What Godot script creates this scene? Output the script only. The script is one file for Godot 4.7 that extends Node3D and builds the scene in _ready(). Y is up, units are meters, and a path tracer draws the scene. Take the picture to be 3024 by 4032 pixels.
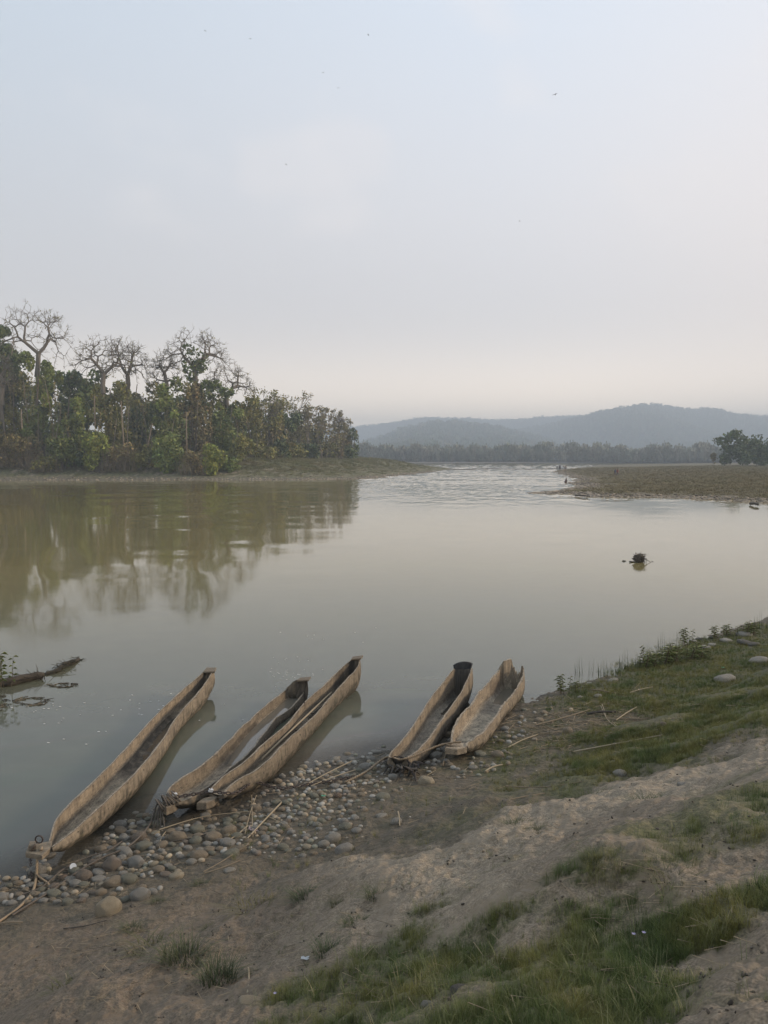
extends Node3D

# A wide silty river at dusk: five dugout canoes drawn up on a cobbled shore, jungle on the far left bank, a grassy bar and hazy hills behind.
const F := 3046.0
const CX := 1512.0
const CY := 2016.0
const EYE := 4.4
var PITCH := deg_to_rad(4.0)
var rng := RandomNumberGenerator.new()
var n1 := FastNoiseLite.new()
var n2 := FastNoiseLite.new()
var n3 := FastNoiseLite.new()
var n4 := FastNoiseLite.new()
var M := {}
var taken := {}
var shore: PackedVector2Array
var left_land: PackedVector2Array
var right_land: PackedVector2Array
var patches := []
var heap := Vector2(-50, 0)
var low_grass := PackedVector2Array()
var hulls := []
var hull_box: Array[Rect2] = []

class Geo:
	var v := PackedVector3Array()
	var n := PackedVector3Array()
	var c := PackedColorArray()
	var uv := PackedVector2Array()
	var i := PackedInt32Array()
	func at(p: Vector3, col := Color.WHITE, t := Vector2.ZERO) -> int:
		v.append(p)
		c.append(col)
		uv.append(t)
		return v.size() - 1
	func tri(a: int, b: int, d: int) -> void:
		i.append(a)
		i.append(b)
		i.append(d)
	func quad(a: int, b: int, d: int, e: int) -> void:
		tri(a, b, d)
		tri(a, d, e)
	func normals() -> void:
		n.resize(v.size())
		n.fill(Vector3.ZERO)
		for k in range(0, i.size(), 3):
			var a := i[k]
			var b := i[k + 1]
			var d := i[k + 2]
			var m := (v[d] - v[a]).cross(v[b] - v[a])
			n[a] += m
			n[b] += m
			n[d] += m
		for k in n.size():
			n[k] = n[k].normalized() if n[k].length_squared() > 0.0 else Vector3.UP
	func mesh(smooth := true) -> ArrayMesh:
		if smooth and n.size() != v.size():
			normals()
		var a := []
		a.resize(Mesh.ARRAY_MAX)
		a[Mesh.ARRAY_VERTEX] = v
		if smooth:
			a[Mesh.ARRAY_NORMAL] = n
		a[Mesh.ARRAY_COLOR] = c
		a[Mesh.ARRAY_TEX_UV] = uv
		a[Mesh.ARRAY_INDEX] = i
		var m := ArrayMesh.new()
		m.add_surface_from_arrays(Mesh.PRIMITIVE_TRIANGLES, a)
		return m

# ---------- placing ----------
func ray(px: float, py: float) -> Vector3:
	return Vector3((px - CX) / F, -(py - CY) / F, -1.0).rotated(Vector3.RIGHT, -PITCH)

func level(px: float, py: float, y := 0.0) -> Vector3:
	var r := ray(px, py)
	return Vector3(0, EYE, 0) + r * ((y - EYE) / r.y)

func seen(p: Vector3) -> Vector2:
	var q := (p - Vector3(0, EYE, 0)).rotated(Vector3.RIGHT, PITCH)
	return Vector2(CX + F * q.x / -q.z, CY - F * q.y / -q.z) if q.z < -0.1 else Vector2(-9999, -9999)

func ground(px: float, py: float) -> Vector3:
	var y := 0.0
	var p := level(px, py, 0.0)
	for j in 9:
		var h := bank_soon(p.x, -p.z)
		if absf(h - y) < 0.002:
			break
		y = lerpf(y, h, 0.62)
		p = level(px, py, y)
	return p

var bank_grid := PackedFloat32Array()

func bank_soon(x: float, d: float) -> float:    # heights looked up in a grid of 6 cm
	var gx := (x + 7.0) / 0.06
	var gd := (d - 1.0) / 0.06
	if gx < 0.0 or gd < 0.0 or gx >= 359.0 or gd >= 369.0:
		return bank(x, d)
	if bank_grid.is_empty():
		bank_grid.resize(360 * 370)
		for j in 370:
			for k in 360:
				bank_grid[j * 360 + k] = bank(k * 0.06 - 7.0, 1.0 + j * 0.06)
	var ix := int(gx)
	var id := int(gd)
	var o := id * 360 + ix
	return lerpf(lerpf(bank_grid[o], bank_grid[o + 1], gx - ix), lerpf(bank_grid[o + 360], bank_grid[o + 361], gx - ix), gd - id)

func level2(px: float, py: float) -> Vector2:
	var p := level(px, py)
	return Vector2(p.x, -p.z)

func curve(list: Array, t: float) -> float:
	if t <= list[0][0]:
		return list[0][1]
	for k in range(1, list.size()):
		if t <= list[k][0]:
			var f: float = (t - list[k - 1][0]) / (list[k][0] - list[k - 1][0])
			f = f * f * (3.0 - 2.0 * f) * 0.5 + f * 0.5
			return lerpf(list[k - 1][1], list[k][1], f)
	return list[-1][1]

func near_line(line: PackedVector2Array, p: Vector2, closed: bool) -> Array:
	var best := 1e9
	var side := 1.0
	var count := line.size() if closed else line.size() - 1
	for k in count:
		var a := line[k]
		var b := line[(k + 1) % line.size()]
		var ab := b - a
		var t := clampf((p - a).dot(ab) / ab.length_squared(), 0.0, 1.0)
		var w := p - a - ab * t
		var dd := w.length_squared()
		if dd < best - 1e-9:
			best = dd
			side = signf(w.x * ab.y - w.y * ab.x)
	return [sqrt(best), side]

var shore_grid := PackedFloat32Array()

func far_inland(x: float, d: float) -> float:
	var r := near_line(shore, Vector2(x, d), false)
	return r[0] * r[1]

func inland(x: float, d: float) -> float:      # looked up in a grid of 12.5 cm, filled once
	var gx := (x + 14.0) * 8.0
	var gd := d * 8.0
	if gx < 0.0 or gd < 0.0 or gx >= 319.0 or gd >= 319.0:
		return far_inland(x, d)
	if shore_grid.is_empty():
		shore_grid.resize(320 * 320)
		for j in 320:
			for k in 320:
				shore_grid[j * 320 + k] = far_inland(k / 8.0 - 14.0, j / 8.0)
	var ix := int(gx)
	var id := int(gd)
	var o := id * 320 + ix
	var fx := gx - ix
	return lerpf(lerpf(shore_grid[o], shore_grid[o + 1], fx), lerpf(shore_grid[o + 320], shore_grid[o + 321], fx), gd - id)

var PROFILE := [[-30.0, -2.2], [-6.0, -1.0], [-1.5, -0.2], [0.0, 0.0], [1.2, 0.09], [2.2, 0.24], [3.2, 0.62], [4.6, 1.12], [6.0, 1.72], [8.4, 2.62], [12.0, 3.2], [40.0, 3.7], [400.0, 4.0]]

var LEDGE := [[-3.0, 1.3], [-2.0, 1.9], [-1.2, 2.5], [-0.5, 3.0], [0.6, 4.0], [1.8, 4.0], [2.7, 3.9], [4.1, 4.7], [6.0, 5.5]]   # how far inland the path's edge runs

func bank(x: float, d: float) -> float:
	var s := inland(x, d)
	var sw := s + n1.get_noise_2d(x * 0.9, d * 0.9) * 0.35 * smoothstep(0.6, 2.5, s)
	var h := curve(PROFILE, sw)
	if s > -3.0:
		var up := smoothstep(0.8, 3.2, s)
		h += n2.get_noise_2d(x * 1.0, d * 1.0) * 0.08 * up
		h += absf(n2.get_noise_2d(x * 3.1 + 40.0, d * 3.1)) * 0.02 * up
		h += n3.get_noise_2d(x * 3.2, d * 3.2) * (0.012 + 0.016 * up)
		h -= absf(n3.get_noise_2d(x * 3.6 + 9.0, d * 4.4)) * 0.045 * up
		h += n3.get_noise_2d(x * 11.0, d * 11.0) * (0.006 + 0.008 * up)
		var ledge := curve(LEDGE, x)
		h += 0.03 * smoothstep(ledge - 0.1, ledge + 0.1, s + n3.get_noise_2d(x * 2.0, d * 2.0) * 0.45) * smoothstep(-1.6, 0.2, x)
		# lumps of mud at the lower right
		for b in lumps:
			var q := Vector2((x - b[0]) / b[2], (d - b[1]) / b[3]).length()
			if q < 1.6:
				h += b[4] * (1.0 - smoothstep(0.55, 1.25, q + 0.2 * n2.get_noise_2d(x * 3.0, d * 3.0)))
	return h

var lumps := [[1.02, 2.62, 0.62, 0.34, 0.13], [1.75, 3.05, 0.55, 0.35, 0.1], [1.9, 5.1, 1.3, 0.55, 0.08]]

func grassy(x: float, d: float) -> float:
	var g := 0.0
	for p in patches:
		var dx: float = (x - p[0]) / p[2]
		var dd: float = (d - p[1]) / p[3]
		var q := dx * dx + dd * dd
		if q < 1.7:
			g = maxf(g, p[4] * (1.0 - smoothstep(0.35, 1.5, q)))
	var a := n2.get_noise_2d(x * 0.9 + 60.0, d * 0.9)
	if d > 4.0:
		var s := inland(x, d)
		var strip := smoothstep(1.2, 3.2, x + a * 1.5) * smoothstep(0.05, 0.5, s) * (1.0 - smoothstep(curve(LEDGE, x) - 0.5, curve(LEDGE, x) - 0.05, s + a * 0.4))
		g = maxf(g, strip * clampf(0.78 + a * 0.7, 0.0, 1.0))
	g *= smoothstep(0.5, 1.25, Vector2((x - heap.x) / 1.3, (d - heap.y) / 0.75).length() + 0.35 * a)
	if low_grass.size() and d < 6.5:
		var e := near_line(low_grass, Vector2(x, d), true)
		var inn: float = e[0] * (1.0 if Geometry2D.is_point_in_polygon(Vector2(x, d), low_grass) else -1.0)
		g = maxf(g, smoothstep(-0.12, 0.3, inn + a * 0.35) * clampf(0.44 + a * 2.5, 0.0, 1.0))
	for b in lumps.slice(0, 2):
		g *= smoothstep(0.7, 1.3, Vector2((x - b[0]) / b[2], (d - b[1]) / b[3]).length() + 0.3 * a)
	return clampf(g + n2.get_noise_2d(x * 4.0, d * 4.0) * 0.6 * minf(1.0, g * 2.5), 0.0, 1.0)

func in_hull(x: float, d: float, grow := 0.0) -> bool:
	for k in hulls.size():
		var h: PackedVector2Array = hulls[k]
		if not hull_box[k].grow(grow).has_point(Vector2(x, d)):
			continue
		if Geometry2D.is_point_in_polygon(Vector2(x, d), h):
			return true
		if grow > 0.0 and near_line(h, Vector2(x, d), true)[0] < grow:
			return true
	return false

# ---------- naming ----------
func numbered(called: String) -> String:
	var k: int = taken.get(called, -1) + 1
	taken[called] = k
	return called if k == 0 else "%s_%03d" % [called, k]

func tag(o: Node3D, label: String, category: String, group := "") -> Node3D:
	o.set_meta("label", label)
	o.set_meta("category", category)
	if group:
		o.set_meta("group", group)
	return o

func thing(called: String, label: String, category: String, at := Vector3.ZERO, group := "") -> Node3D:
	var o := Node3D.new()
	o.name = numbered(called)
	add_child(o)
	o.position = at
	tag(o, label, category, group)
	return o

func obj(called: String, mesh: Mesh, mat: Material, parent: Node3D = self, at := Vector3.ZERO) -> MeshInstance3D:
	var o := MeshInstance3D.new()
	o.name = numbered(called) if parent == self else called
	o.mesh = mesh
	o.material_override = mat
	parent.add_child(o, true)
	o.position = at
	return o

func struct(called: String, mesh: Mesh, mat: Material) -> MeshInstance3D:
	var o := obj(called, mesh, mat)
	o.set_meta("kind", "structure")
	return o

func many(called: String, label: String, category: String, mesh: Mesh, mat: Material, where: Array, tints: Array) -> void:
	var mm := MultiMesh.new()
	mm.transform_format = MultiMesh.TRANSFORM_3D
	mm.use_colors = true
	mm.mesh = mesh
	mm.instance_count = where.size()
	for k in where.size():
		mm.set_instance_transform(k, where[k])
		mm.set_instance_color(k, tints[k])
	var o := MultiMeshInstance3D.new()
	o.name = numbered(called)
	o.multimesh = mm
	o.material_override = mat
	add_child(o)
	o.set_meta("kind", "stuff")
	tag(o, label, category)

func ordinal(k: int) -> String:
	var words := ["first", "second", "third", "fourth", "fifth", "sixth", "seventh", "eighth", "ninth", "tenth"]
	if k <= 10:
		return words[k - 1]
	return str(k) + ("st" if k % 10 == 1 and k != 11 else "nd" if k % 10 == 2 and k != 12 else "rd" if k % 10 == 3 and k != 13 else "th")

func part_labels() -> void:          # things that would share a label are told apart by their order from the left
	var by := {}
	for o in get_children():
		if o.has_meta("label") and o is Node3D:
			var l: String = o.get_meta("label")
			if not by.has(l):
				by[l] = []
			by[l].append(o)
	for l in by:
		if by[l].size() < 2:
			continue
		by[l].sort_custom(func(a, b): return seen(a.position).x < seen(b.position).x)
		for k in by[l].size():
			by[l][k].set_meta("label", l + ", " + ("leftmost of these" if k == 0 else "rightmost of these" if k == by[l].size() - 1 else ordinal(k + 1) + " from the left"))

# ---------- materials ----------
func noise(freq: float, octaves: int, seed_: int, low: Color, high: Color, size := 512, kind := FastNoiseLite.TYPE_SIMPLEX_SMOOTH) -> NoiseTexture2D:
	var f := FastNoiseLite.new()
	f.noise_type = kind
	f.frequency = freq
	f.seed = seed_
	f.fractal_octaves = octaves
	f.fractal_type = FastNoiseLite.FRACTAL_FBM if octaves > 1 else FastNoiseLite.FRACTAL_NONE
	var t := NoiseTexture2D.new()
	t.width = size
	t.height = size
	t.seamless = true
	t.noise = f
	var g := Gradient.new()
	g.set_color(0, low)
	g.set_color(1, high)
	t.color_ramp = g
	return t

func grey(v: float) -> Color:
	return Color(v, v, v)

func mat(called: String, color: Color, rough: float, vertex := false) -> StandardMaterial3D:
	var m := StandardMaterial3D.new()
	m.resource_name = called
	m.albedo_color = color.linear_to_srgb()
	m.roughness = rough
	m.vertex_color_use_as_albedo = vertex
	M[called] = m
	return m

func triplanar(m: StandardMaterial3D, albedo: Texture2D, scale: float, world: bool, relief: Texture2D = null, depth := 0.0) -> void:
	m.albedo_texture = albedo
	m.uv1_triplanar = true
	m.uv1_world_triplanar = world
	m.uv1_scale = Vector3.ONE * scale
	m.uv1_triplanar_sharpness = 4.0
	if relief:
		m.heightmap_enabled = true
		m.heightmap_texture = relief
		m.heightmap_scale = depth

func wood_texture() -> ImageTexture:
	var im := Image.create(512, 512, true, Image.FORMAT_RGB8)
	var f := FastNoiseLite.new()
	f.seed = 11
	f.frequency = 0.02
	for y in 512:
		for x in 512:
			var grain := f.get_noise_2d(x * 1.0, y * 9.0)
			var adze := f.get_noise_2d(x * 7.0 + 900.0, y * 1.2)
			var blot := f.get_noise_2d(x * 0.9 + 77.0, y * 0.9 + 300.0)
			var mott := f.get_noise_2d(x * 3.2 + 400.0, y * 2.6)
			var v := 0.80 + 0.12 * grain + 0.06 * adze + 0.14 * blot + 0.15 * mott
			if mott + grain * 0.7 < -0.62:
				v *= 0.6
			v = clampf(v, 0.25, 1.0)
			im.set_pixel(x, y, Color(v, v * 0.985, v * 0.96))
	im.generate_mipmaps()
	return ImageTexture.create_from_image(im)

func mud_texture() -> ImageTexture:
	var n := 640
	var im := Image.create(n, n, true, Image.FORMAT_RGB8)
	var f := FastNoiseLite.new()
	f.seed = 17
	f.frequency = 0.035
	f.fractal_octaves = 4
	var c := FastNoiseLite.new()
	c.seed = 18
	c.noise_type = FastNoiseLite.TYPE_CELLULAR
	c.cellular_return_type = FastNoiseLite.RETURN_DISTANCE
	c.frequency = 0.06
	for y in n:
		for x in n:
			var wx := minf(1.0, minf(x, n - 1 - x) / 40.0)      # edges are faded so that the tile closes
			var wy := minf(1.0, minf(y, n - 1 - y) / 40.0)
			var e := wx * wy
			var v := 0.82 + e * (0.17 * f.get_noise_2d(x, y) + 0.05 * f.get_noise_2d(x * 0.7 + 500.0, y * 2.4) + 0.26 * f.get_noise_2d(x * 4.0, y * 4.0))
			if c.get_noise_2d(x * 1.0, y * 1.0) < -0.9 and f.get_noise_2d(x * 0.5 + 90.0, y * 0.5) > -0.1:
				v *= lerpf(1.0, 0.45, e)
			v = clampf(v, 0.2, 1.0)
			im.set_pixel(x, y, Color(v, v, v))
	im.generate_mipmaps()
	return ImageTexture.create_from_image(im)

func make_materials() -> void:
	var grit2 := noise(0.02, 5, 4, grey(0.0), grey(1.0))
	var m := mat("mud", Color.WHITE, 0.93, true)
	triplanar(m, mud_texture(), 0.62, true, grit2, 2.4)
	m = mat("far_ground", Color.WHITE, 1.0, true)
	triplanar(m, noise(0.03, 4, 5, grey(0.55), grey(1.0)), 0.07, true)
	var speck := noise(0.03, 5, 8, grey(0.55), grey(1.0))
	var speck2 := noise(0.04, 4, 9, grey(0.0), grey(1.0))
	for t in [["grey", Color(0.4, 0.38, 0.335)], ["tan", Color(0.38, 0.31, 0.22)], ["brown", Color(0.3, 0.245, 0.19)], ["reddish", Color(0.31, 0.225, 0.16)], ["pale", Color(0.42, 0.39, 0.33)], ["dark", Color(0.15, 0.14, 0.12)], ["greenish", Color(0.3, 0.29, 0.22)], ["sandy", Color(0.55, 0.465, 0.33)]]:
		m = mat("stone_" + t[0], t[1], 0.85)
		triplanar(m, speck, 2.2, false, speck2, 0.8)
	m = mat("pebble", Color.WHITE, 0.88, true)
	m = mat("hull", Color.WHITE, 0.86, true)
	m.albedo_texture = wood_texture()
	m.heightmap_enabled = true
	m.heightmap_texture = m.albedo_texture
	m.heightmap_scale = 1.0
	m = mat("puddle", Color(0.05, 0.046, 0.038), 0.04)
	m = mat("bilge", Color(0.14, 0.125, 0.1), 0.03)
	m = mat("water", Color.WHITE, 0.06, true)
	m.albedo_texture = noise(0.012, 3, 21, grey(0.93), grey(1.0))
	m.transparency = BaseMaterial3D.TRANSPARENCY_ALPHA
	m.metallic_specular = 0.42
	m.normal_enabled = true
	var w := noise(0.012, 4, 22, grey(0.0), grey(1.0))
	w.as_normal_map = true
	w.color_ramp = null
	w.bump_strength = 2.0
	m.normal_texture = w
	m.normal_scale = 0.03
	m = mat("leaf", Color.WHITE, 0.75, true)
	m.backlight_enabled = true
	m.backlight = grey(0.35)
	m = mat("grass", Color.WHITE, 0.75, true)
	m.backlight_enabled = true
	m.backlight = grey(0.45)
	m = mat("bark", Color.WHITE, 0.95, true)
	m = mat("cane", Color(0.27, 0.22, 0.145), 0.7)
	m = mat("dry_stem", Color(0.19, 0.15, 0.1), 0.9)
	m = mat("dark_wood", Color(0.06, 0.05, 0.04), 0.9)
	m = mat("drift", Color.WHITE, 0.9, true)
	triplanar(m, speck, 3.0, true, speck2, 1.5)
	m = mat("rope", Color(0.26, 0.2, 0.135), 0.95)
	m = mat("dark_rope", Color(0.1, 0.085, 0.07), 0.95)
	m = mat("iron", Color(0.05, 0.035, 0.028), 0.7)
	m = mat("figure", Color.WHITE, 0.85, true)
	m = mat("white", Color(0.42, 0.44, 0.46), 0.5)
	m = mat("litter_blue", Color(0.12, 0.2, 0.36), 0.5)
	m = mat("litter_green", Color(0.12, 0.4, 0.24), 0.5)
	m = mat("petal", Color(0.27, 0.25, 0.38), 0.7)
	m = mat("foam", Color(0.62, 0.6, 0.55), 0.8)
	m = mat("bird", Color(0.04, 0.04, 0.042), 0.8)

# ---------- shapes ----------
func tube(g: Geo, pts: PackedVector3Array, r0: float, r1: float, sides: int, col := Color.WHITE, caps := true) -> void:
	var first := g.v.size()
	var count := pts.size()
	var up := Vector3.UP
	for k in count:
		var dir := (pts[mini(k + 1, count - 1)] - pts[maxi(k - 1, 0)]).normalized()
		if absf(dir.dot(up)) > 0.95:
			up = Vector3(1, 0, 0.2)
		var a := dir.cross(up).normalized()
		var b := a.cross(dir)
		var r := lerpf(r0, r1, float(k) / maxf(1.0, count - 1))
		for s in sides:
			var w := TAU * s / sides
			g.at(pts[k] + a * cos(w) * r + b * sin(w) * r, col)
	for k in count - 1:
		for s in sides:
			var s2 := (s + 1) % sides
			var o := first + k * sides
			g.quad(o + s, o + s2, o + sides + s2, o + sides + s)
	if caps:
		for e in [0, count - 1]:
			var c := g.at(pts[e], col)
			for s in sides:
				var s2 := (s + 1) % sides
				if e == 0:
					g.tri(c, first + s2, first + s)
				else:
					g.tri(c, first + e * sides + s, first + e * sides + s2)

func smooth_line(pts: PackedVector3Array, each := 6) -> PackedVector3Array:
	var out := PackedVector3Array()
	for k in pts.size() - 1:
		var a := pts[maxi(k - 1, 0)]
		var d := pts[mini(k + 2, pts.size() - 1)]
		for j in each:
			out.append(pts[k].cubic_interpolate(pts[k + 1], a, d, float(j) / each))
	out.append(pts[-1])
	return out

func prism(top: PackedVector3Array, thick: float, col := Color.WHITE, bevel := 0.008) -> ArrayMesh:
	var g := Geo.new()
	var mid := Vector3.ZERO
	for p in top:
		mid += p / top.size()
	var rings := []
	for lvl in [[0.0, bevel], [-bevel, 0.0], [-thick + bevel, 0.0], [-thick, bevel]]:
		var ring := []
		for p in top:
			var q: Vector3 = p + (mid - p).normalized() * lvl[1]
			ring.append(q + Vector3(0, lvl[0], 0))
		rings.append(ring)
	var n := top.size()
	for k in 3:
		for s in n:
			var s2 := (s + 1) % n
			var a := g.at(rings[k][s], col, Vector2(s * 0.3, k * 0.1))
			var b := g.at(rings[k][s2], col, Vector2(s * 0.3 + 0.3, k * 0.1))
			var c := g.at(rings[k + 1][s2], col, Vector2(s * 0.3 + 0.3, k * 0.1 + 0.1))
			var d := g.at(rings[k + 1][s], col, Vector2(s * 0.3, k * 0.1 + 0.1))
			g.quad(a, b, c, d)
	for e in [0, 3]:
		var c := g.at(mid + Vector3(0, 0.0 if e == 0 else -thick, 0), col)
		for s in n:
			var a := g.at(rings[e][s], col, Vector2(rings[e][s].x, rings[e][s].z) * 1.0)
			var b := g.at(rings[e][(s + 1) % n], col, Vector2(rings[e][(s + 1) % n].x, rings[e][(s + 1) % n].z))
			if e == 0:
				g.tri(c, b, a)
			else:
				g.tri(c, a, b)
	return g.mesh(false)

func stone_mesh(seed_: int, rows: int, cols: int, rough: float) -> ArrayMesh:
	var f := FastNoiseLite.new()
	f.seed = seed_
	f.frequency = 0.9
	var g := Geo.new()
	var square := 0.75 + 0.25 * float(seed_ % 5) / 4.0
	for r in rows + 1:
		for c in cols:
			var th := PI * r / rows
			var ph := TAU * c / cols
			var p := Vector3(sin(th) * cos(ph), cos(th), sin(th) * sin(ph))
			var e := Vector3(signf(p.x) * pow(absf(p.x), square), signf(p.y) * pow(absf(p.y), square), signf(p.z) * pow(absf(p.z), square))
			e = e.lerp(p, 0.45)
			var k := 1.0 + rough * f.get_noise_3dv(p * 1.0) + rough * 0.3 * f.get_noise_3dv(p * 3.0 + Vector3(9, 2, 4))
			g.at(e * k)
	for r in rows:
		for c in cols:
			var c2 := (c + 1) % cols
			g.quad(r * cols + c, r * cols + c2, (r + 1) * cols + c2, (r + 1) * cols + c)
	g.normals()
	var top := Vector3.ZERO
	for c in cols:
		g.n[c] = Vector3.UP
		g.n[rows * cols + c] = Vector3.DOWN
	if g.n[cols * (rows / 2)].dot(g.v[cols * (rows / 2)]) < 0.0:
		for k in range(0, g.i.size(), 3):
			var t := g.i[k + 1]
			g.i[k + 1] = g.i[k + 2]
			g.i[k + 2] = t
		for k in range(cols, rows * cols):
			g.n[k] = -g.n[k]
	return g.mesh()

# ---------- foliage ----------
func rnd_unit() -> Vector3:
	var z := rng.randf_range(-1.0, 1.0)
	var a := rng.randf() * TAU
	var r := sqrt(1.0 - z * z)
	return Vector3(r * cos(a), z, r * sin(a))

func leaf(g: Geo, p: Vector3, size: float, col: Color) -> void:
	var a := rnd_unit()
	var b := a.cross(rnd_unit()).normalized() * size * 0.62
	a *= size
	var k := g.v.size()
	g.v.append(p - a)
	g.v.append(p + b)
	g.v.append(p + a)
	g.v.append(p - b)
	for j in 4:
		g.c.append(col)
		g.uv.append(Vector2.ZERO)
	g.i.append(k)
	g.i.append(k + 1)
	g.i.append(k + 2)
	g.i.append(k)
	g.i.append(k + 2)
	g.i.append(k + 3)

func clump(g: Geo, c: Vector3, r: Vector3, count: int, size: float, col: Color, vary := 0.35) -> void:
	for k in count:
		var u := rnd_unit()
		var p := c + u * r * (0.45 + 0.6 * pow(rng.randf(), 0.6))
		var f := 1.0 + vary * rng.randf_range(-1.0, 1.0)
		leaf(g, p, size * rng.randf_range(0.6, 1.3), Color(col.r * f * rng.randf_range(0.88, 1.15), col.g * f, col.b * f))

func limb(g: Geo, a: Vector3, b: Vector3, r0: float, r1: float, col: Color, sides := 5) -> void:
	var m := (a + b) / 2.0 + rnd_unit() * a.distance_to(b) * 0.06
	tube(g, PackedVector3Array([a, m, b]), r0, r1, sides, col, false)

func grow(g: Geo, tips: Array, p: Vector3, dir: Vector3, length: float, r: float, steps: int, spread: float, lift: float, col: Color) -> void:
	var e := p + dir * length
	limb(g, p, e, maxf(r, 0.045), maxf(r * 0.68, 0.035), col, 6 if steps > 2 else 4 if steps > 0 else 3)
	if steps == 0:
		tips.append(e)
		return
	var kids := 2 + (1 if rng.randf() < 0.55 else 0)
	for k in kids:
		var nd := (dir + rnd_unit() * spread + Vector3(0, lift, 0)).normalized()
		grow(g, tips, e, nd, length * rng.randf_range(0.62, 0.86), r * (0.66 if k else 0.72), steps - 1, spread, lift, col)
	if steps > 1 and rng.randf() < 0.7:
		grow(g, tips, p.lerp(e, 0.6), (dir + rnd_unit() * spread * 1.3).normalized(), length * 0.55, r * 0.42, steps - 2, spread, lift, col)

func share(g: Geo, tips: PackedVector3Array, from: Vector3, col: Color) -> void:
	var n := tips.size()
	if n == 1:
		limb(g, from, tips[0], 0.055, 0.032, col, 3)
		return
	var mid := Vector3.ZERO
	for q in tips:
		mid += q / n
	var node := from.lerp(mid, 0.5 if n > 3 else 0.4) + rnd_unit() * from.distance_to(mid) * 0.07
	var thick := 0.042 * pow(n, 0.5)
	limb(g, from, node, thick, thick * 0.85, col, 6 if n > 20 else 4)
	var spread := Vector3.ZERO
	for q in tips:
		spread += (q - mid) * (q - mid)
	var axis := spread.max_axis_index()
	var list := Array(tips)
	list.sort_custom(func(a, b): return a[axis] < b[axis])
	var cut := clampi(int(n * rng.randf_range(0.36, 0.64)), 1, n - 1)
	share(g, PackedVector3Array(list.slice(0, cut)), node, col)
	share(g, PackedVector3Array(list.slice(cut)), node, col)

var PAL := {
	"green": [Color(0.16, 0.19, 0.04), Color(0.11, 0.145, 0.036)],
	"dark": [Color(0.068, 0.094, 0.032), Color(0.088, 0.118, 0.038)],
	"olive": [Color(0.195, 0.182, 0.046), Color(0.142, 0.146, 0.038)],
	"bright": [Color(0.21, 0.225, 0.036), Color(0.165, 0.195, 0.038)],
	"brown": [Color(0.2, 0.155, 0.066), Color(0.16, 0.142, 0.05)],
	"pale": [Color(0.225, 0.195, 0.095), Color(0.18, 0.168, 0.072)],
}
var BARK := Color(0.19, 0.165, 0.135)

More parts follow.
